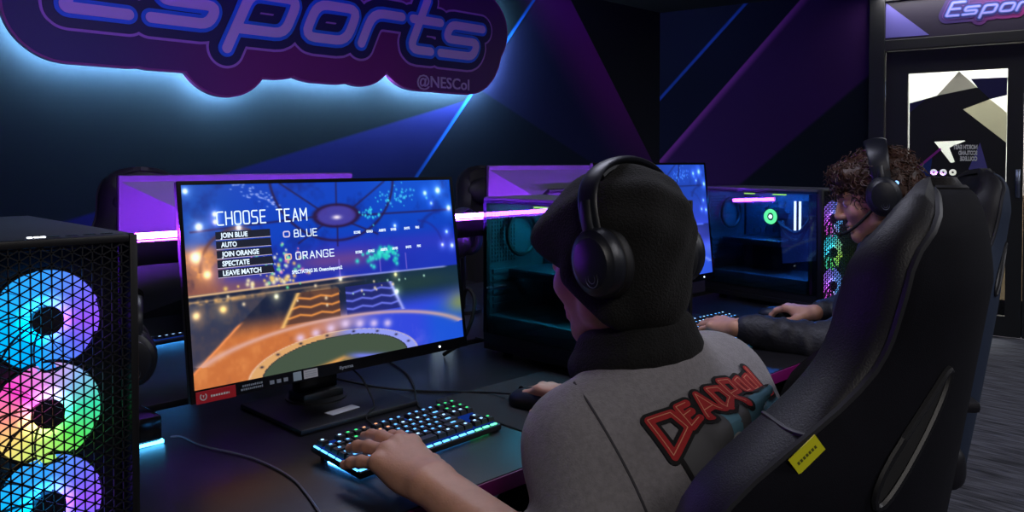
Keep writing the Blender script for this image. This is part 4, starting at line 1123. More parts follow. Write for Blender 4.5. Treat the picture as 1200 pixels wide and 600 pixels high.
cord('cable', 'black cable looping down in front of the CHOOSE TEAM monitor neck', [(.925, 1.425, .835), (.93, 1.375, .815), (.937, 1.352, .783), (.935, 1.335, .7640), (.915, 1.318, .7640), (.895, 1.305, .7545), (.88, 1.25, .7535)], .0018)
cord('cable', 'thin pale cable running across desk from the headset stand', [(.585, 1.47, .753), (.60, 1.455, .753), (.607, 1.38, .753), (.64, 1.27, .753), (.645, 1.16, .753), (.63, 1.08, .753), (.60, .98, .753), (.585, .94, .7535), (.578, .921, .7545), (.574, .910, .735), (.57, .905, .6)], .0019, mat('cable_grey', rgb(96, 100, 116), .5))
cord('cable', 'curved black cable beside the tower left of the beanie', [(1.335, 1.60, .754), (1.36, 1.56, .79), (1.385, 1.545, .85), (1.405, 1.56, .90), (1.41, 1.60, .91), (1.41, 1.625, .80), (1.42, 1.64, .753)], .005)
cord('cable', 'bundle cable hanging under rail left of the CHOOSE TEAM monitor', [(.50, 1.69, 1.03), (.54, 1.72, .95), (.60, 1.75, .88), (.62, 1.80, .80), (.56, 1.84, .753)], .0055)

# ------------------------------------------------------------------ headsets
def headset(name, label, loc, rz, cat='headset', parent=None, M=None, cup=.048, hw=.088, drop=.03, band=.118, mic=False, padw=.032, dot=None, bw=.016, fat=.022):
    """worn-height frame: origin between the ears, cups at x = +-hw, band over the top, facing +Y"""
    t = thing(name, label, cat, loc, rz)
    if M is not None: t.matrix_local = M
    pts = []
    for k in range(25):
        a = PI*k/24; pts.append((-(hw+.010)*math.cos(a)*(1.0+.05*math.sin(a)), 0, .045+(band-.045)*math.sin(a)**.75))
    b = MB(M_headset); P = [V(p) for p in pts]; N = len(P); rows = []
    for i, p in enumerate(P):
        tn = (P[min(i+1, N-1)]-P[max(i-1, 0)]).normalized(); nrm = V((0, 1, 0)).cross(tn)
        w_ = bw*(1+.25*math.sin(PI*i/(N-1))); th = .0045+.002*math.sin(PI*i/(N-1))
        rows.append([b.bm.verts.new(p+V((0, w_*math.cos(q), 0))+nrm*(-th*math.sin(q))) for q in [2*PI*j/16 for j in range(16)]])
    for A, B in zip(rows, rows[1:]):
        for j in range(16): b.bm.faces.new((A[j], B[j], B[(j+1) % 16], A[(j+1) % 16]))
    b.bm.faces.new(rows[0][::-1]); b.bm.faces.new(rows[-1]); b.build('headband', t)
    b = MB(M_pad); P2 = [(p[0]*.93, 0, p[2]-.008) for p in pts[7:18]]; b.tube(P2, .0085, n=10, smooth=2, flat=.8); b.build('headband_pad', t)
    for sx in (-1, 1):
        Mx = T(sx*hw, 0, 0) @ RY(sx*PI/2) @ RZ(0) @ Matrix.Diagonal((1.12, .92, 1, 1))
        if sx < 0: Mx = T(-hw, 0, 0) @ RY(-PI/2) @ Matrix.Diagonal((1.12, .92, 1, 1))
        c = MB(M_headset); c.lathe([(.001, fat+.004), (cup*.55, fat+.003), (cup*.72, fat+.0005), (cup*.76, fat-.002), (cup*.93, fat-.006), (cup, fat-.013), (cup*1.01, .004), (cup*.96, -.001), (.001, -.001)], Mx, 36); e = c.build('ear_cup', t, angle=28)
        c = MB(M_pad); c.tor(Mx @ T(0, 0, -.010), cup*.74, .0135, 36, 10); c.build('ear_cushion', e)
        c = MB(M_headset); c.tube([(sx*(hw+.010), 0, .085), (sx*(hw+.017), 0, .055), (sx*(hw+.014), 0, .03)], .009, n=10, smooth=4, flat=.6); c.build('slider', t)
        if sx < 0:
            c = MB(mat_lookup3('cup_mark', rgb(92, 98, 112))); 
            c.tor(Mx @ T(-.0, 0, fat+.0035) @ T(-cup*.42, 0, -.0008), .011, .0006, 24, 4)
            c.tor(Mx @ T(-cup*.42, 0, fat+.0028), .006, .0006, 20, 4); c.build('cup_mark', e)
            if dot: 
                c = MB(glow('headset_led', (.25, .5, 1.), 2.)); c.sph((-hw-.008, -cup*.72, cup*.66), .0065, 8); c.build('status_light', e)
            if mic:
                c = MB(M_rubber); c.tube([(-hw-.01, .03, -.03), (-hw, .065, -.062), (-hw*.75, .10, -.088), (-hw*.35, .125, -.098)], .0042, n=8); c.sph((-hw*.32, .127, -.098), (.012, .007, .007), 8); c.build('microphone_boom', e)
    return t
def mat_lookup3(n, c_):
    if n not in MATS: mat(n, c_, .5)
    return MATS[n]
# headset hanging on a lit stand between the left tower and the first monitor
st = thing('headset_stand', 'black headset stand with blue glowing base beside the leftmost tower', 'headset stand', (.520, 1.485, DZ), 0)
b = MB(M_blackgloss); b.box((-.045, -.03, .006), (.045, .07, .05), bev=.004); b.build('base', st)
b = MB(glow('base_led', (.08, .5, 1.), 9.)); b.box((-.043, -.032, .0012), (.0465, -.028, .006)); b.box((.0435, -.03, .0012), (.0475, .02, .006)); b.build('light_strip', st, smooth=False)
b = MB(M_blackgloss); b.box((-.014, .02, .05), (.014, .04, .262), bev=.004); b.build('post', st)
b = MB(M_blackgloss); b.tube([(0, .075, .268), (0, .03, .262), (0, -.035, .268)], .014, n=12, smooth=6); b.build('hook', st)
headset('headset', 'black headset hanging on the lit stand beside the leftmost tower', (.520, 1.485+.0, DZ+.166), math.radians(75), hw=.062, band=.104, cup=.042)
headset('headset', 'dark headset with bluish band on the back desk, right of the CHOOSE TEAM monitor', (1.78, 2.03, DZ+.238), math.radians(30), hw=.068, band=.105)
hs2 = thing('headset_stand', 'slim black headset stand on back desk, right of the CHOOSE TEAM monitor', 'headset stand', (1.78, 2.03, DZ), math.radians(30))
b = MB(M_black); b.cyl((0, 0, 0), (0, 0, .012), .06, n=32); b.build('base', hs2)
b = MB(M_black); b.cyl((0, 0, .012), (0, 0, .322), .008); b.build('post', hs2)
b = MB(M_black); b.tube([(0, -.03, .326), (0, 0, .322), (0, .03, .326)], .010, n=10); b.build('hook', hs2)
b = MB(M_black); b.box((-.05, -.02, 0), (.05, .02, .03), bev=.003); o = b.build('power_hub', None); o.location = (1.50, 1.83, DZ)
b = MB(glow('hub_white', (.6, .8, 1.), 3.)); b.box((-.04, -.0215, .010), (.04, -.0195, .022)); b.build('light_strip', o, smooth=False)
tag(o, 'small black power hub with a pale glowing strip on the back desk', 'power hub')

# ------------------------------------------------------------------ gaming chairs
CW = [(.44, .215), (.52, .24), (.62, .27), (.74, .288), (.86, .296), (.91, .285), (.94, .265), (.97, .230), (1.0, .196), (1.025, .172), (1.055, .155), (1.10, .149), (1.135, .146), (1.16, .138), (1.18, .125), (1.195, .108), (1.206, .088), (1.2135, .064), (1.218, .036), (1.22, .008)]
CF = [(z, .02+.8*max(0, w_-.12)) for z, w_ in CW]
def lerp_tab(tab, z):
    for (a, va), (b, vb) in zip(tab, tab[1:]):
        if z <= b: t = max(0, (z-a)/(b-a)); return va+(vb-va)*t
    return tab[-1][1]
def smooth_tab(tab, z, d=.018): return sum(lerp_tab(tab, z+q*d) for q in (-1, -.5, 0, .5, 1))/5 if z < tab[-1][0]-.09 else lerp_tab(tab, z)
def chair(name, label, loc, rz, recline=9., group=None, tagged=True, pillow=True):
    t = thing(name, label, 'chair', loc, rz, group)
    NZ, NS = 44, 22
    tr_ = math.tan(math.radians(recline)); z0, z1 = .44, 1.22
    def mid(z, s):
        w_ = smooth_tab(CW, z); f_ = smooth_tab(CF, z)
        return w_*s, f_*abs(s)**2.3-(z-.44)*tr_
    thr = lambda z, s: (.030+.030*(1-s*s))*min(1, .25+.75*math.sqrt(max(0, (1.22-z)/.10)))
    thf = lambda z: .048*min(1, .3+.7*math.sqrt(max(0, (1.22-z)/.08)))
    zs = [z0+(z1-z0)*(1-(1-i/NZ)**2) for i in range(NZ+1)]
    b = MB(M_suede, M_leather)
    rear = []; front = []
    for z in zs:
        R_, F_ = [], []
        for j in range(NS+1):
            s = -1+2*j/NS; x, y = mid(z, s); s2 = min(1, s+.02); s1 = max(-1, s-.02); xa, ya = mid(z, s1); xb, yb = mid(z, s2)
            n = V((-(yb-ya), xb-xa, 0)).normalized(); hr, h_ = thr(z, s), thf(z)
            R_.append(b.bm.verts.new((x-n.x*hr, y-n.y*hr, z))); F_.append(b.bm.verts.new((x+n.x*h_, y+n.y*h_, z+.0)))
        rear.append(R_); front.append(F_)
    for A, B in zip(rear, rear[1:]):
        for j in range(NS): b.bm.faces.new((A[j], A[j+1], B[j+1], B[j])).material_index = 0
    for A, B in zip(front, front[1:]):
        for j in range(NS): b.bm.faces.new((A[j+1], A[j], B[j], B[j+1])).material_index = 1
    # padded gusset round the rim: two rings pushed out a little
    rim_r = [r_[0] for r_ in rear]+rear[-1][1:-1]+[r_[-1] for r_ in rear[::-1]]; rim_f = [r_[0] for r_ in front]+front[-1][1:-1]+[r_[-1] for r_ in front[::-1]]
    ctr = V((0, 0, .8)); prev = rim_r
    for q in (.3, .7):
        ring = []
        for vr, vf in zip(rim_r, rim_f):
            p = vr.co.lerp(vf.co, q); d = V((p.x, 0, max(0, p.z-1.0)*1.4)); d = d.normalized()*.013 if d.length > 0 else d
            ring.append(b.bm.verts.new(p+d))
        for i in range(len(ring)-1): b.bm.faces.new((prev[i], prev[i+1], ring[i+1], ring[i])).material_index = 1
        prev = ring
    for i in range(len(rim_f)-1): b.bm.faces.new((prev[i], prev[i+1], rim_f[i+1], rim_f[i])).material_index = 1
    b.bm.faces.new(rear[0]); b.bm.faces.new(front[0][::-1])
    pr = [v.co.copy() for v in rim_r]
    br = b.build('backrest', t, angle=50)
    b = MB(mat_lookup3('seam_piping', rgb(30, 30, 34))); b.tube(pr, .0042, n=6, smooth=1)
    for s in (-1, 1):      # stitched join across the wing's leather edge
        zj = .985; fr_ = V((*mid(zj, s), zj)); xa, ya = mid(zj, s-.02); xb, yb = mid(zj, s+.02); nn = V((-(yb-ya), xb-xa, 0)).normalized()
        b.tube([fr_-nn*thr(zj, s)+V((s*.002, 0, 0)), fr_+V((s*.0125, 0, 0)), fr_+nn*thf(zj)+V((s*.004, 0, 0))], .0028, n=6, smooth=6)
    b.build('piping', br)
    def rear_pt(s, z, out=0.):
        x, y = mid(z, s); xa, ya = mid(z, s-.02); xb, yb = mid(z, s+.02); n = V((-(yb-ya), xb-xa, 0)).normalized()
        return V((x, y, z))-n*(thr(z, s)+out), n
    for s in (-1, 1):      # belt slots with glossy trim
        b = MB(M_black, M_rubber)
        pts = [rear_pt(s*(.58+.055*math.cos(a)-.02*math.sin(a)), .975+.062*math.sin(a), .001)[0] for a in [2*PI*k/24 for k in range(25)]]
        b.tube(pts, .0045, n=8, smooth=1); b.use(1)
        vv = [b.bm.verts.new(p) for p in pts[:-1]]; cv = b.bm.verts.new(rear_pt(s*.58, .975, .0015)[0])
        for i in range(24): b.bm.faces.new((vv[i], vv[(i+1) % 24], cv)).material_index = 1
        b.build('belt_slot', br)
    if tagged:
        b = MB(mat_lookup3('tag_yellow', rgb(206, 204, 20)), mat_lookup3('tag_print', rgb(80, 84, 20)))
        # woven tag sewn on flat beside the wing seam, its long side along the seam
        c_, n_ = rear_pt(-.95, .970, .0035); n_ = -n_; e1 = (rear_pt(-.97, .975)[0]-rear_pt(-.97, .915)[0]); e1 = (e1-n_*e1.dot(n_)).normalized(); e2 = n_.cross(e1).normalized()
        def tq(u0, u1, v0, v1, o): return [b.bm.verts.new(c_+e1*u+e2*v_+n_*o) for u, v_ in ((u0, v0), (u1, v0), (u1, v1), (u0, v1))]
        lo_, hi_ = tq(-.018, .018, -.0095, .0095, -.0008), tq(-.018, .018, -.0095, .0095, .0006)
        b.bm.faces.new(lo_); b.bm.faces.new(hi_)
        for k in range(4): b.bm.faces.new((lo_[k], lo_[(k+1) % 4], hi_[(k+1) % 4], hi_[k]))
        b.use(1)
        for k in range(7): b.bm.faces.new(tq(-.013+.0038*k, -.0105+.0038*k, -.0016, .0016, .0009)).material_index = 1
        b.build('woven_tag', br, smooth=False)
    if pillow:
        S = SDF((-.16, -.05, -.1), (.16, .08, .1), .006); S.ell((0, .01, 0), (.135, .042, .075), k=.01)
        S.ell((0, .06, .0), (.03, .03, .09), k=.03, sub=True)
        v_, f_ = S.mesh(); y_ = mid(1.11, 0)[1]+.062; sdf_obj('headrest_pillow', [(v_, f_, T(0, y_, 1.10) @ RX(math.radians(recline)))], [M_leather], t)
    b = MB(M_leather); b.box((-.20, -.02, .40), (.20, .50, .50), bev=.045, seg=4); b.build('seat', t)
    for s in (-1, 1):
        b = MB(M_leather); b.box((s*.20-.055, .0, .415), (s*.20+.055, .47, .535), bev=.045, seg=4); b.build('seat_bolster', t)
        a = MB(M_black); a.box((s*.315-.015, .10, .40), (s*.315+.015, .17, .66), bev=.006); a.box((s*.25-.07, .11, .385), (s*.25+.07, .16, .405), bev=.004); ar = a.build('armrest_post', t)
        a = MB(M_leather); a.box((s*.315-.048, .02, .655), (s*.315+.048, .29, .685), bev=.012); a.build('armrest', t)
    b = MB(M_black); b.cyl((0, .22, .12), (0, .22, .40), .028); b.cyl((0, .22, .10), (0, .22, .25), .038); b.box((-.12, .12, .365), (.12, .34, .402), bev=.01); b.build('gas_lift', t)
    for k in range(5):
        a = 2*PI*k/5+.3; d = V((math.cos(a), math.sin(a), 0)); c = V((0, .22, 0))
        b = MB(M_black); b.cyl(c+V((0, 0, .12)), c+d*.31+V((0, 0, .085)), .034, .02, n=12); lg = b.build('base_leg', t)
        b = MB(M_rubber); n_ = V((-d.y, d.x, 0)); b.cyl(c+d*.31+n_*.008+V((0, 0, .03)), c+d*.31+n_*.03+V((0, 0, .03)), .03, n=20); b.cyl(c+d*.31-n_*.03+V((0, 0, .03)), c+d*.31-n_*.008+V((0, 0, .03)), .03, n=20); b.cyl(c+d*.31+V((0, 0, .03)), c+d*.31+V((0, 0, .09)), .01, n=10); b.cyl(c+d*.31-n_*.03+V((0, 0, .03)), c+d*.31+n_*.03+V((0, 0, .03)), .008, n=10); b.build('caster', lg)
    return t
GC = 'high backed gaming chairs'
CH1 = chair('gaming_chair', 'large black gaming chair with yellow tag behind the person in grey hoodie', (.975, .425, 0), math.radians(15), 9., GC, pillow=False)
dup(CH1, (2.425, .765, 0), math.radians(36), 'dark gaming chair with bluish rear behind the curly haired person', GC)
M_bluelit = mat('chair_shell_bluelit', rgb(22, 38, 62), .7, bump=.1, bscale=900)  # blue light on this chair's rear, put into the shell colour
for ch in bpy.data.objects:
    if ch.parent and ch.parent.get('label', '').startswith('dark gaming chair with bluish') and ch.name.startswith('backrest'): ch.data = ch.data.copy(); ch.data.materials[0] = M_bluelit
CHB = chair('gaming_chair', 'dark empty gaming chair at the back wall above the leftmost tower', (1.155, 3.05, 0), math.radians(185), 8., GC, tagged=False)
dup(CHB, (2.87, 3.05, 0), math.radians(172), 'dark empty gaming chair between the CHOOSE TEAM monitor and beanie', GC)

# ------------------------------------------------------------------ people
def head_geo(h=.003, neck=True, neck_to=(0, -.035, -.15)):
    S = SDF((-.11, -.15, -.22), (.11, .15, .15), h)
    S.ell((0, -.014, .036), (.077, .097, .085), k=.01)
    S.ell((0, .036, -.025), (.061, .058, .082), k=.02)
    S.cap((0, .070, -.098), (0, .060, -.09), .021, .022, k=.02)
    for s in (-1, 1):
        S.cap((0, .068, -.096), (s*.050, .004, -.064), .017, .021, k=.02)
        S.cap((s*.050, .004, -.064), (s*.058, .0, -.02), .02, .02, k=.02)
        S.ell((s*.043, .056, -.026), (.022, .022, .020), k=.02)
        S.cap((s*.040, .076, .024), (s*.008, .090, .020), .011, .012, k=.012)
        S.ell((s*.032, .096, .003), (.016, .014, .011), k=.010, sub=True)
        S.ell((s*.032, .077, .003), (.0145, .0125, .0115), k=.004)
        S.ell((s*.0115, .098, -.035), (.0085, .011, .0075), k=.006)
        S.ell((s*.080, -.008, -.004), (.009, .018, .031), rot=RZ(-s*.35), k=.006)
        S.ell((s*.086, -.004, -.002), (.005, .010, .018), k=.004, sub=True)
    S.cap((0, .090, .016), (0, .112, -.028), .008, .0115, k=.010)
    S.ell((0, .108, -.033), (.011, .011, .009), k=.006)
    S.cap((-.018, .086, -.061), (.018, .086, -.061), .007, k=.006); S.ell((0, .093, -.060), (.014, .008, .006), k=.006)
    S.cap((-.015, .086, -.074), (.015, .086, -.074), .008, k=.006); S.ell((0, .092, -.073), (.014, .008, .007), k=.006)
    S.cap((-.021, .095, -.0668), (.021, .095, -.0668), .0022, k=.002, sub=True)
    S.cap((0, -.025, -.06), neck_to, .052, .050, k=.03)
    return S.mesh()
def hand_geo(pose, h=.0022, fore=(0, -.22, .02), fr=.038):
    """left hand, palm down (-Z), fingers to +Y, thumb to +X, wrist at the origin"""
    S = SDF((-.12, -.30, -.13), (.12, .24, .12), h)
    kn = {'i': ((.029, .090, .004), .070), 'm': ((.009, .095, .007), .077), 'r': ((-.012, .090, .005), .071), 'p': ((-.030, .079, .0), .056)}
    S.cap((-.010, 0, 0), (.010, 0, 0), .0205, k=.006)
    S.cap((-.009, .0, 0), (fore[0]-.004, fore[1], fore[2]), .0205, fr, k=.006); S.cap((.009, .0, 0), (fore[0]+.004, fore[1], fore[2]), .0205, fr, k=.006)
    for q in 'imrp':
        k_, L = kn[q]; S.cap((k_[0]*.45, .012, .0), k_, .0155, .0115, k=.014)
        S.ell((k_[0], k_[1], k_[2]+.003), (.0105, .011, .0095), k=.006)
    S.ell((.022, .04, -.010), (.018, .034, .014), k=.012); S.ell((-.022, .045, -.008), (.014, .034, .013), k=.012)
    for q in 'imrp':
        p = V(kn[q][0]); L = kn[q][1]*pose.get('len', 1.); cs, sp = pose[q]
        a = 0.; seg = (.46, .30, .24); rad = (.0098, .0088, .0080, .0068)
        if q == 'p': rad = (.0085, .0077, .0070, .006)
        for j in range(3):
            a += cs[j]; d = V((math.sin(sp)*math.cos(a), math.cos(sp)*math.cos(a), -math.sin(a)))
            n_ = p+d*L*seg[j]; S.cap(p, n_, rad[j], rad[j+1], k=.003)
            if j < 2: S.ell(n_, (rad[j+1]*1.06,)*3, k=.002)
            p = n_
        S.ell(p+V((0, 0, rad[3]*.45)), (.0052, .0068, .0034), k=.0015)       # nail
    p0 = V((.016, .016, -.006))
    for (x, y, z), r in zip(pose['t'], ((.0155, .0125), (.0120, .0100), (.0098, .0072))):
        n_ = V((x, y, z)); S.cap(p0, n_, r[0], r[1], k=.008); p0 = n_
    return S.mesh()
def frame(origin, fwd, up, mirror=False):
    f_ = V(fwd).normalized(); u_ = (V(up)-f_*V(up).dot(f_)).normalized(); x_ = f_.cross(u_)
    if mirror: x_ = -x_
    M = Matrix.Identity(4)
    for i in range(3): M[i][0] = x_[i]; M[i][1] = f_[i]; M[i][2] = u_[i]; M[i][3] = origin[i]
    return M
def limb_body(p, cloth=False, h=.007):
    """torso, arms and legs; with cloth=True the radii grow to a garment"""
    pass
def eye_bits(parent, M, iris=(70, 48, 34)):
    for s in (-1, 1):
        b = MB(mat_lookup3('eye_white', rgb(225, 218, 214)), mat_lookup3('iris', rgb(*iris)))
        b.sph((s*.032, .0792, .003), .0115, 10); b.use(1); b.sph((s*.032, .0868, .002), (.0048, .0042, .0048), 8); b.build('eye', parent, M=M)
        b = MB(M_hair); b.tube([(s*.016, .0985, .020), (s*.032, .0975, .026), (s*.049, .082, .022)], lambda t: .0042-.0026*abs(t-.4), n=8, smooth=6, flat=.7); b.build('eyebrow', parent, M=M)
def sub_seg(a, b, t): return V(a).lerp(V(b), t)

def person(label, J, headM, handL, handR, cloth_mat, sleeveL, sleeveR, grow=.0):
    """J: joints in the room. returns the Empty"""
    t = thing('person', label, 'person', (J['pel'][0], J['pel'][1], 0))
    base = Matrix.Translation(-V((J['pel'][0], J['pel'][1], 0)))
    allp = [V(q) for q in J.values()]
    lo = [min(q[i] for q in allp)-.2 for i in range(3)]; hi = [max(q[i] for q in allp)+.2 for i in range(3)]; lo[2] = -.01
    S = SDF(lo, hi, .008)
    S.cap(J['pel'], J['che'], .115, .12, k=.05); S.cap(J['che'], J['nek'], .10, .05, k=.05); S.cap(J['shL'], J['shR'], .05, k=.05)
    for s in 'LR':
        S.cap(J['sh'+s], J['el'+s], .047, .038, k=.03); S.cap(J['el'+s], sub_seg(J['el'+s], J['wr'+s], .35), .034, .028, k=.02)
        S.cap(J['hip'+s], J['kn'+s], .075, .052, k=.04); S.cap(J['kn'+s], J['an'+s], .048, .035, k=.03); S.cap(J['an'+s], J['to'+s], .036, .028, k=.02)
    geo = [(*S.mesh(), base), (*head_geo(), base @ headM)]
    for (pose, M, fore), mir in ((handL, False), (handR, True)): geo.append((*hand_geo(pose, fore=fore), base @ M))
    body = sdf_obj('body', geo, [M_skin], t)
    # trousers and shoes
    S = SDF(lo, hi, .010)
    S.cap(J['hipL'], J['hipR'], .125, k=.05); S.cap(J['pel'], sub_seg(J['pel'], J['che'], .3), .145, k=.05)
    for s in 'LR':
        S.cap(J['hip'+s], J['kn'+s], .092, .070, k=.04); S.cap(J['kn'+s], sub_seg(J['kn'+s], J['an'+s], .93), .066, .056, k=.03)
    sdf_obj('trousers', [(*S.mesh(), base)], [M_denim], t)
    for s in 'LR':
        S = SDF([min(J['an'+s][i], J['to'+s][i])-.1 for i in range(3)], [max(J['an'+s][i], J['to'+s][i])+.1 for i in range(3)], .006)
        S.cap(V(J['an'+s])-V((0, 0, .01)), J['to'+s], .050, .040, k=.02); S.cap(J['an'+s], V(J['an'+s])+V((0, 0, .04)), .048, k=.02)
        v, f = S.mesh(); v[:, 2] = np.maximum(v[:, 2], .002); sdf_obj('shoe', [(v, f, base)], [M_shoe], t)
    return t, base, body

# ---- the person in the grey hoodie
J1 = dict(pel=(1.03, .66, .58), che=(.985, .675, .82), nek=(.975, .705, .965), shL=(.835, .715, .868), shR=(1.130, .690, .895), elL=(.745, .60, .705), elR=(1.285, .80, .72),
          wrL=(.724, .890, .792), wrR=(1.215, 1.022, .787), hipL=(.94, .70, .56), hipR=(1.12, .70, .56), knL=(.90, 1.10, .54), knR=(1.16, 1.12, .54), anL=(.88, 1.12, .09), anR=(1.18, 1.14, .09), toL=(.87, 1.27, .045), toR=(1.20, 1.29, .045))
flat_ = lambda a, b, c: (a, b, c)
POSE_KEYS = {'len': 1.17, 'i': ((.22, .16, .18), .13), 'm': ((.18, .16, .18), .02), 'r': ((.22, .16, .18), -.09), 'p': ((.27, .16, .16), -.25), 't': ((.040, .046, -.016), (.052, .074, -.022), (.050, .098, -.026))}
POSE_MOUSE = {'i': ((.30, .45, .35), .04), 'm': ((.30, .42, .35), .0), 'r': ((.42, .55, .40), -.08), 'p': ((.50, .55, .4), -.2), 't': ((.042, .040, -.022), (.052, .066, -.032), (.046, .090, -.034))}
def hand_M(wr, fwd, up, el, mirror, sc=1.04):
    M = frame(wr, fwd, up, mirror); fore = M.inverted() @ V(el); L = fore.length; fore = fore*(min(L, .24)/L); return M @ Matrix.Scale(sc, 4), tuple(q/sc for q in fore)
MH, fo = hand_M(J1['wrL'], (.06, .99, .16), (-.05, .1, 1), J1['elL'], False, 1.17); HL1 = (POSE_KEYS, MH, fo)
MH, fo = hand_M(J1['wrR'], (-.10, .99, -.05), (.1, .1, 1), J1['elR'], True); HR1 = (POSE_MOUSE, MH, fo)
HM1 = T(.950, .745, 1.105) @ RZ(math.radians(1)) @ RX(math.radians(-11))
P1, B1, body1 = person('person in grey hoodie and black beanie with headphones, seen from behind at the keyboard', J1, HM1, HL1, HR1, M_hoodie, .55, .8)
S = SDF((.5, .35, .42), (1.5, 1.2, 1.2), .006)
S.cap((1.03, .65, .53), (1.02, .655, .62), .165, .165, k=.05)
S.cap((1.02, .655, .62), (.985, .665, .80), .160, .150, k=.06)
S.cap((.895, .675, .80), (1.085, .665, .82), .125, .125, k=.06)
S.cap(J1['shL'], J1['shR'], .068, .070, k=.06)
S.cap((.91, .70, .895), J1['nek'], .062, .062, k=.05); S.cap((1.06, .69, .91), J1['nek'], .062, .062, k=.05)
S.cap(J1['shL'], J1['elL'], .068, .062, k=.035); S.cap(J1['elL'], sub_seg(J1['elL'], J1['wrL'], .42), .062, .050, k=.03)
S.cap(J1['shR'], J1['elR'], .078, .062, k=.035); S.cap(J1['elR'], sub_seg(J1['elR'], J1['wrR'], .72), .058, .046, k=.03)
# folds
rng = random.Random(5)
for a, b_, r_ in (((.80, .60, .78), (.86, .57, .66), .012), ((.84, .575, .84), (.90, .545, .70), .010), ((.83, .62, .80), (.83, .57, .70), .010), ((1.0, .53, .80), (1.12, .54, .92), .012), ((.92, .55, .90), (1.05, .55, .93), .012), ((.74, .66, .80), (.70, .60, .70), .008)):
    S.cap(a, b_, r_, r_*.6, k=.025)
sdf_h = S.mesh(); hood = sdf_obj('hoodie', [(*sdf_h, B1)], [M_hoodie], P1)
# cuff ribs
for e, w_, q, r_ in (('elL', 'wrL', .43, .050), ('elR', 'wrR', .73, .046)):
    a = sub_seg(J1[e], J1[w_], q); b_ = sub_seg(J1[e], J1[w_], q+.10); b = MB(M_hoodie); b.cyl(B1 @ a, B1 @ b_, r_+.002, r_-.006, n=28, caps=False); b.build('cuff', hood)
# neck warmer
S = SDF((.75, .50, .85), (1.2, .95, 1.15), .005)
for k in range(20):
    a = 2*PI*k/20; a2 = 2*PI*(k+1)/20
    for R_, zz, rr in ((.070, .962, .026), (.060, .990, .024)):
        p = V((.972+R_*math.cos(a)*1.06, .722+R_*math.sin(a), zz+.018*math.cos(a)*0-.022*math.sin(a))); p2 = V((.972+R_*math.cos(a2)*1.06, .722+R_*math.sin(a2), zz-.022*math.sin(a2))); S.cap(p, p2, rr, k=.012)
sdf_obj('neck_warmer', [(*S.mesh(), B1)], [M_knit], P1)
# beanie, in head coordinates
S = SDF((-.16, -.20, -.16), (.16, .18, .20), .0045)
S.ell((0, -.012, .047), (.088, .113, .088), k=.02)
S.ell((0, -.042, .030), (.084, .084, .090), k=.03)
S.ell((0, -.035, -.045), (.074, .076, .072), k=.03)
S.ell((0, .078, .040), (.070, .052, .054), k=.03)
for s in (-1, 1): S.cap((s*.070, .02, -.015), (s*.064, -.03, -.07), .020, .020, k=.03)
S.op(lambda X, Y, Z: -((Z+.012-(.045-Y)*1.25)+X*0)*.6, (-.16, .0, -.16), (.16, .18, .12), .012, sub=False) if False else None
# open the front for the face: cut away below the brow line
def cutface(X, Y, Z): return np.maximum((Z-(Y-.066)*.95)+X*0, (-(Y+.03))+X*0+Z*0)
S.op(cutface, (-.16, -.1, -.16), (.16, .18, .12), .008, sub=True)
bv, bf = S.mesh()
ce_ = np.array((0, -.03, .02)); q_ = bv-ce_; ln_ = np.linalg.norm(q_, axis=1, keepdims=True); q_ = q_/ln_
w1 = np.sin(q_[:, 0]*7+q_[:, 2]*9+q_[:, 1]*3)*np.clip(q_[:, 2]+.5, 0, 1)+.7*np.sin(q_[:, 0]*11-q_[:, 2]*6+2)*np.clip(-q_[:, 1]+.5, 0, 1)
bv = bv+q_*(w1*.0022)[:, None]
sdf_obj('beanie', [(bv, bf, B1 @ HM1)], [M_knit], P1)
eye_bits(P1, B1 @ HM1)
headset('headphones', 'dark over-ear headphones worn over the black beanie', (0, 0, 0), 0, 'headphones', M=HM1 @ T(0, -.050, .0) @ RX(math.radians(-4)), cup=.043, hw=.090, band=.142, fat=.028)

# lettering printed on the hoodie's back, laid onto the cloth
from mathutils.bvhtree import BVHTree
bvh = BVHTree.FromPolygons([V(p) for p in sdf_h[0].tolist()], sdf_h[1].tolist())
PO = V((.856, .583, .886)); PU = V((.162, -.031, .045)).normalized(); PV = V((.004, .038, .035)); PV = (PV-PU*PV.dot(PU)).normalized(); PN = PU.cross(PV).normalized()
if PN.y < 0: PN = -PN
PS = .56
M_red = mat('print_red', rgb(176, 34, 38), .8, bump=.15, bscale=500); M_outl = mat('print_black', rgb(18, 17, 20), .85); M_pgrey = mat('print_grey', rgb(92, 92, 96), .85)
M_pblue = mat('print_blue', rgb(92, 138, 158), .85); M_pwhite = mat('print_white', rgb(188, 188, 190), .85); M_pline = mat('print_pale', rgb(226, 150, 120), .85)
def lay_on(mb, pu, pv, off):
    o = PO+(PU*pu+PV*pv)*PS-PN*.3; h_ = bvh.ray_cast(o, PN, 1.)
    if h_[0] is None: return None
    n = h_[1]; n = -n if n.dot(PN) > 0 else n
    return B1 @ (h_[0]+n*off)
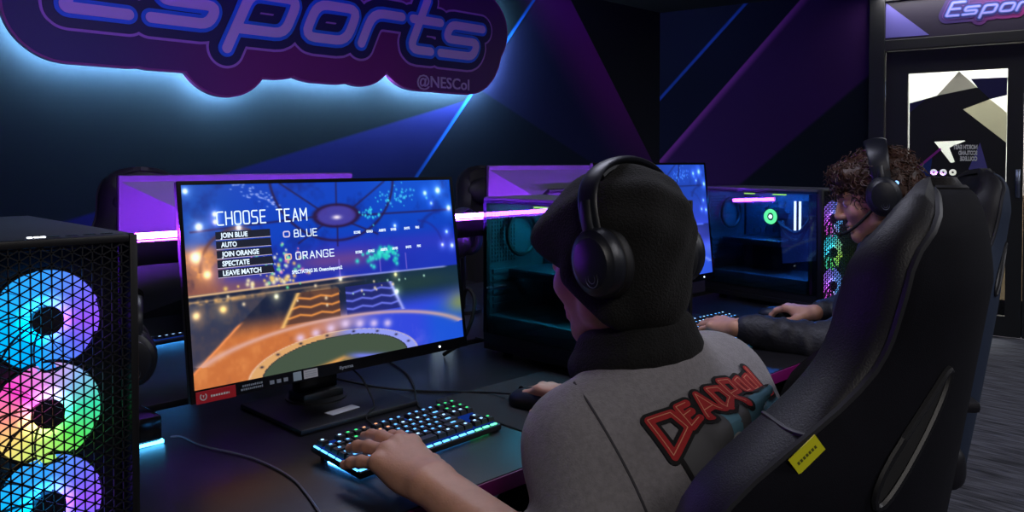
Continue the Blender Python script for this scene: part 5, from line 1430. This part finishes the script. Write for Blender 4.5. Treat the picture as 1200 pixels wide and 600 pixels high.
def decal(dist, box, m, off, name, parent, h=.0022):
    """print region given by a distance field in print coordinates, laid onto the cloth so that it follows the folds"""
    pol, ed = field_polys(dist, *box, h); b = MB(m); mp = {}
    def vert(p):
        k = (round(p[0], 5), round(p[1], 5))
        if k not in mp:
            q = lay_on(b, p[0], p[1], off); mp[k] = b.bm.verts.new(q) if q is not None else None
        return mp[k]
    for P in pol:
        if len(P) == 4 and abs(P[1][0]-P[0][0]) > 2.5*h:           # merged row: cut it up again so that it can bend
            n = int(round((P[1][0]-P[0][0])/(2*h))); P = [[(P[0][0]+(P[1][0]-P[0][0])*a/n, P[0][1]), (P[0][0]+(P[1][0]-P[0][0])*(a+1)/n, P[0][1]), (P[0][0]+(P[1][0]-P[0][0])*(a+1)/n, P[2][1]), (P[0][0]+(P[1][0]-P[0][0])*a/n, P[2][1])] for a in range(n)]
        else: P = [P]
        for Q in P:
            vs = [vert(p) for p in Q]
            if any(v is None for v in vs) or len(set(vs)) < 3: continue
            if max((a_.co-b_.co).length for a_ in vs for b_ in vs) > 5.5*h*PS: continue
            try: b.bm.faces.new(vs)
            except ValueError: pass
    return b.build(name, parent, smooth=True, angle=60, fixn=True)
def quad_d(P):
    def fn(X, Z):
        d = None
        for p, q in zip(P, P[1:]+P[:1]):
            L = math.hypot(q[0]-p[0], q[1]-p[1]); e = ((X-p[0])*(q[1]-p[1])-(Z-p[1])*(q[0]-p[0]))/L
            d = e if d is None else np.maximum(d, e)
        return d
    return fn
LET = {'D': [[(0, 0), (.02, 1), (.62, .86), (.72, .34), (0, 0)]], 'E': [[(.6, .1), (0, 0), (.02, .95), (.6, .9)], [(0, .5), (.5, .52)]], 'A': [[(0, 0), (.35, 1), (.72, .02)], [(.15, .36), (.55, .36)]],
       'P': [[(0, -.1), (.04, 1), (.62, .9), (.60, .45), (.04, .42)]], 'O': [[(.08, .1), (.02, .85), (.5, .95), (.58, .15), (.08, .1)]], 'L': [[(0, 1), (.02, 0), (.58, .06)]]}
ST = []; x = 0
for i, (ch, wd, hh, zz) in enumerate((('D', .088, .094, -.018), ('E', .044, .058, .012), ('A', .058, .070, 0), ('D', .050, .070, -.002), ('P', .054, .078, -.004), ('O', .042, .056, .010), ('O', .040, .052, .012), ('L', .048, .080, .0))):
    for s in LET[ch]: ST.append([(x+p[0]*wd*1.15, zz+p[1]*hh) for p in s])
    x += wd+.004
    if i == 0: x -= .008
XT = x
# plain printed panel under the lettering (no figure drawn)
BX = (-.03, XT+.05, -.32, .13); SS = [(q, 0) for q in ST]
decal(quad_d([(.016, -.30), (XT, -.30), (XT, .02), (.006, -.0)]), BX, M_pgrey, .0014, 'print_panel', hood, .005)
decal(lambda X, Z: np.minimum(quad_d([(.10, -.30), (.155, -.30), (.20, .0), (.16, .0)])(X, Z), quad_d([(.215, -.30), (XT, -.30), (XT, .0), (.235, .0)])(X, Z)), BX, M_pblue, .0020, 'print_blue_panel', hood, .004)
decal(lambda X, Z: np.hypot((X-.165)/.056, (Z+.13)/.08)*.06-.06, BX, M_pwhite, .0026, 'print_disc', hood, .004)
decal(strokes_dist([([(.010, -.005), (.012, -.30)], 0)], .0055), BX, M_outl, .0030, 'print_border', hood, .003)
decal(strokes_dist(SS, .0185), BX, M_outl, .0034, 'print_outline', hood)
decal(strokes_dist(SS, .0098), BX, M_red, .0044, 'print_lettering', hood)
decal(strokes_dist([([(p[0]-.002, p[1]+.003) for p in q], 0) for q in ST], .0011), BX, M_pline, .0050, 'print_highlight', hood, .0012)
# shoulder seam
M_seam = mat('seam', rgb(70, 68, 74), .9)
b = MB(M_seam); pts = []
for k in range(15):
    t_ = k/14; o = V((.775+.05*t_, .36+.0*t_, .985-.22*t_)); h_ = bvh.ray_cast(V((.5, .30, .99-.02*t_)), (V((.785+.07*math.sin(t_*1.3), .66-.06*t_, .955-.20*t_))-V((.5, .30, .99-.02*t_))).normalized(), 2.)
    if h_[0] is not None: pts.append(B1 @ (h_[0]+h_[1].normalized()*.0004))
if len(pts) > 3: b.tube(pts, .0017, n=6, smooth=3)
b.build('seam', hood)

# ---- the curly haired person further along the desk
J2 = dict(pel=(2.36, .82, .56), che=(2.35, .86, .80), nek=(2.40, .885, .995), shL=(2.265, .80, .915), shR=(2.545, .92, .925), elL=(2.08, .90, .765), elR=(2.62, 1.03, .775),
          wrL=(1.985, 1.125, .800), wrR=(2.375, 1.085, .795), hipL=(2.28, .80, .55), hipR=(2.44, .86, .55), knL=(2.16, 1.12, .54), knR=(2.44, 1.16, .54), anL=(2.12, 1.14, .09), anR=(2.42, 1.18, .09), toL=(2.08, 1.28, .045), toR=(2.38, 1.32, .045))
MH, fo = hand_M(J2['wrL'], (.30, .95, -.07), (-.1, .1, 1), J2['elL'], False); HL2 = (POSE_KEYS, MH, fo)
MH, fo = hand_M(J2['wrR'], (.16, .98, -.05), (.1, .1, 1), J2['elR'], True); HR2 = (POSE_MOUSE, MH, fo)
HM2 = T(2.395, .925, 1.150) @ RZ(math.radians(23)) @ RX(math.radians(-16))
P2, B2, body2 = person('person with curly brown hair and headset in dark jacket, side view at the desk', J2, HM2, HL2, HR2, M_jacket, .9, .9)
S = SDF((1.8, .45, .42), (2.85, 1.35, 1.15), .008)
S.cap(J2['pel'], J2['che'], .150, .145, k=.06); S.cap((2.27, .84, .82), (2.45, .93, .83), .12, k=.06); S.cap(J2['shL'], J2['shR'], .078, k=.05)
S.cap((2.33, .84, .95), J2['nek'], .068, k=.05); S.cap((2.47, .89, .955), J2['nek'], .068, k=.05)
for s in 'LR':
    S.cap(J2['sh'+s], J2['el'+s], .075, .062, k=.035); S.cap(J2['el'+s], sub_seg(J2['el'+s], J2['wr'+s], .90), .060, .040, k=.03)
for _ in range(26):
    q = rng.random(); s = rng.choice('LR'); p = sub_seg(J2['el'+s], J2['wr'+s], q*.85); d = (V(J2['wr'+s])-V(J2['el'+s])).normalized(); n = d.orthogonal().normalized(); n.rotate(Matrix.Rotation(rng.random()*6.28, 3, d)); r_ = .058-.018*q
    S.cap(p+n*r_, p+n*r_*.6+d.cross(n)*r_*.8+d*.02, .009, .005, k=.012)
jk = sdf_obj('jacket', [(*S.mesh(), B2)], [M_jacket], P2)
S = SDF((2.2, .7, .85), (2.6, 1.1, 1.15), .005)
for k in range(18):
    a = 2*PI*k/18; a2 = 2*PI*(k+1)/18; f_ = lambda q: V((2.398+.072*math.cos(q), .882+.072*math.sin(q), 1.005-.02*math.sin(q-.4))); S.cap(f_(a), f_(a2), .021, k=.008); S.cap(f_(a)+V((0, 0, .02)), f_(a2)+V((0, 0, .02)), .016, k=.008)
sdf_obj('collar', [(*S.mesh(), B2)], [M_jacket], jk)
S = SDF((-.12, -.15, -.14), (.12, .16, .16), .004)
S.ell((0, -.020, .048), (.087, .104, .088), k=.02); S.ell((0, -.06, -.01), (.080, .065, .08), k=.03); S.ell((0, .06, .078), (.070, .042, .038), k=.03)
hv = S.mesh(); hair = sdf_obj('hair', [(*hv, B2 @ HM2)], [M_hair], P2)
b = MB(M_hair); vv = hv[0]; rr = random.Random(11); ok = 0
while ok < 620:
    p = vv[rr.randrange(len(vv))]
    if p[2] < -.05 or (p[1] > .055 and p[2] < .035) : continue
    ok += 1
    c = V((0, -.015, .03)); n = (V(p)-c).normalized(); u_ = n.orthogonal().normalized(); u_.rotate(Matrix.Rotation(rr.random()*6.28, 3, n)); w_ = n.cross(u_)
    R_ = rr.uniform(.006, .012); tr2 = rr.uniform(.8, 1.7); ph = rr.random()*6.28; L = rr.uniform(.016, .034)
    pts = [V(p)+n*(-.006+L*k/10)+u_*(R_*math.cos(ph+tr2*6.28*k/10)+.012*(k/10)**2)+w_*R_*math.sin(ph+tr2*6.28*k/10)-V((0, 0, .010*(k/10)**2)) for k in range(11)]
    b.tube([B2 @ HM2 @ q for q in pts], lambda t: .0026*(1-.6*t), n=5, smooth=1)
b.build('curl', hair)
eye_bits(P2, B2 @ HM2)
headset('headset', 'large black headset with microphone boom on the curly brown hair', (0, 0, 0), 0, M=HM2 @ T(0, -.018, .0) @ RX(math.radians(8)), cup=.050, hw=.092, band=.160, mic=True, dot=True, bw=.024, fat=.03)
# bracelet on the right wrist
a = sub_seg(J2['wrR'], J2['elR'], .06); d = (V(J2['elR'])-V(J2['wrR'])).normalized()
b = MB(M_rubber); b.tor(d.to_track_quat('Z', 'Y').to_matrix().to_4x4(), .032, .0048, 28, 8); o = b.build('bracelet'); o.location = a
tag(o, 'dark bracelet on the right wrist of the curly haired person', 'bracelet')

# ------------------------------------------------------------------ light
def area(name, loc, rot, size, power, col, sy=None):
    l = bpy.data.lights.new(name, 'AREA'); l.energy = power; l.color = col; l.size = size
    if sy: l.shape = 'RECTANGLE'; l.size_y = sy
    o = bpy.data.objects.new(name, l); COL.objects.link(o); o.location = loc; o.rotation_euler = rot; return o
def at(o, tgt):
    d = V(tgt)-o.location; o.rotation_euler = d.to_track_quat('-Z', 'Y').to_euler(); return o
area('ceiling_lamp', (-.3, -1.2, 2.5), (0, 0, 0), .6, 25., (1., .94, .90), 1.2)
area('ceiling_lamp', (2.0, -1.2, 2.5), (0, 0, 0), .6, 25., (.95, .93, 1.), 1.2)
area('ceiling_lamp', (4.6, -1.2, 2.5), (0, 0, 0), .6, 34., (.86, .90, 1.), 1.2)
area('ceiling_lamp', (1.6, 1.6, 2.5), (0, 0, 0), .6, 17., (.78, .80, 1.), 1.2)
o = area('corridor_lamp', (0, 0, 0), (0, 0, 0), 1.2, 120., (1., .98, .95), 2.4); o.matrix_local = MWR @ T(2.4, 1.0, 2.5)
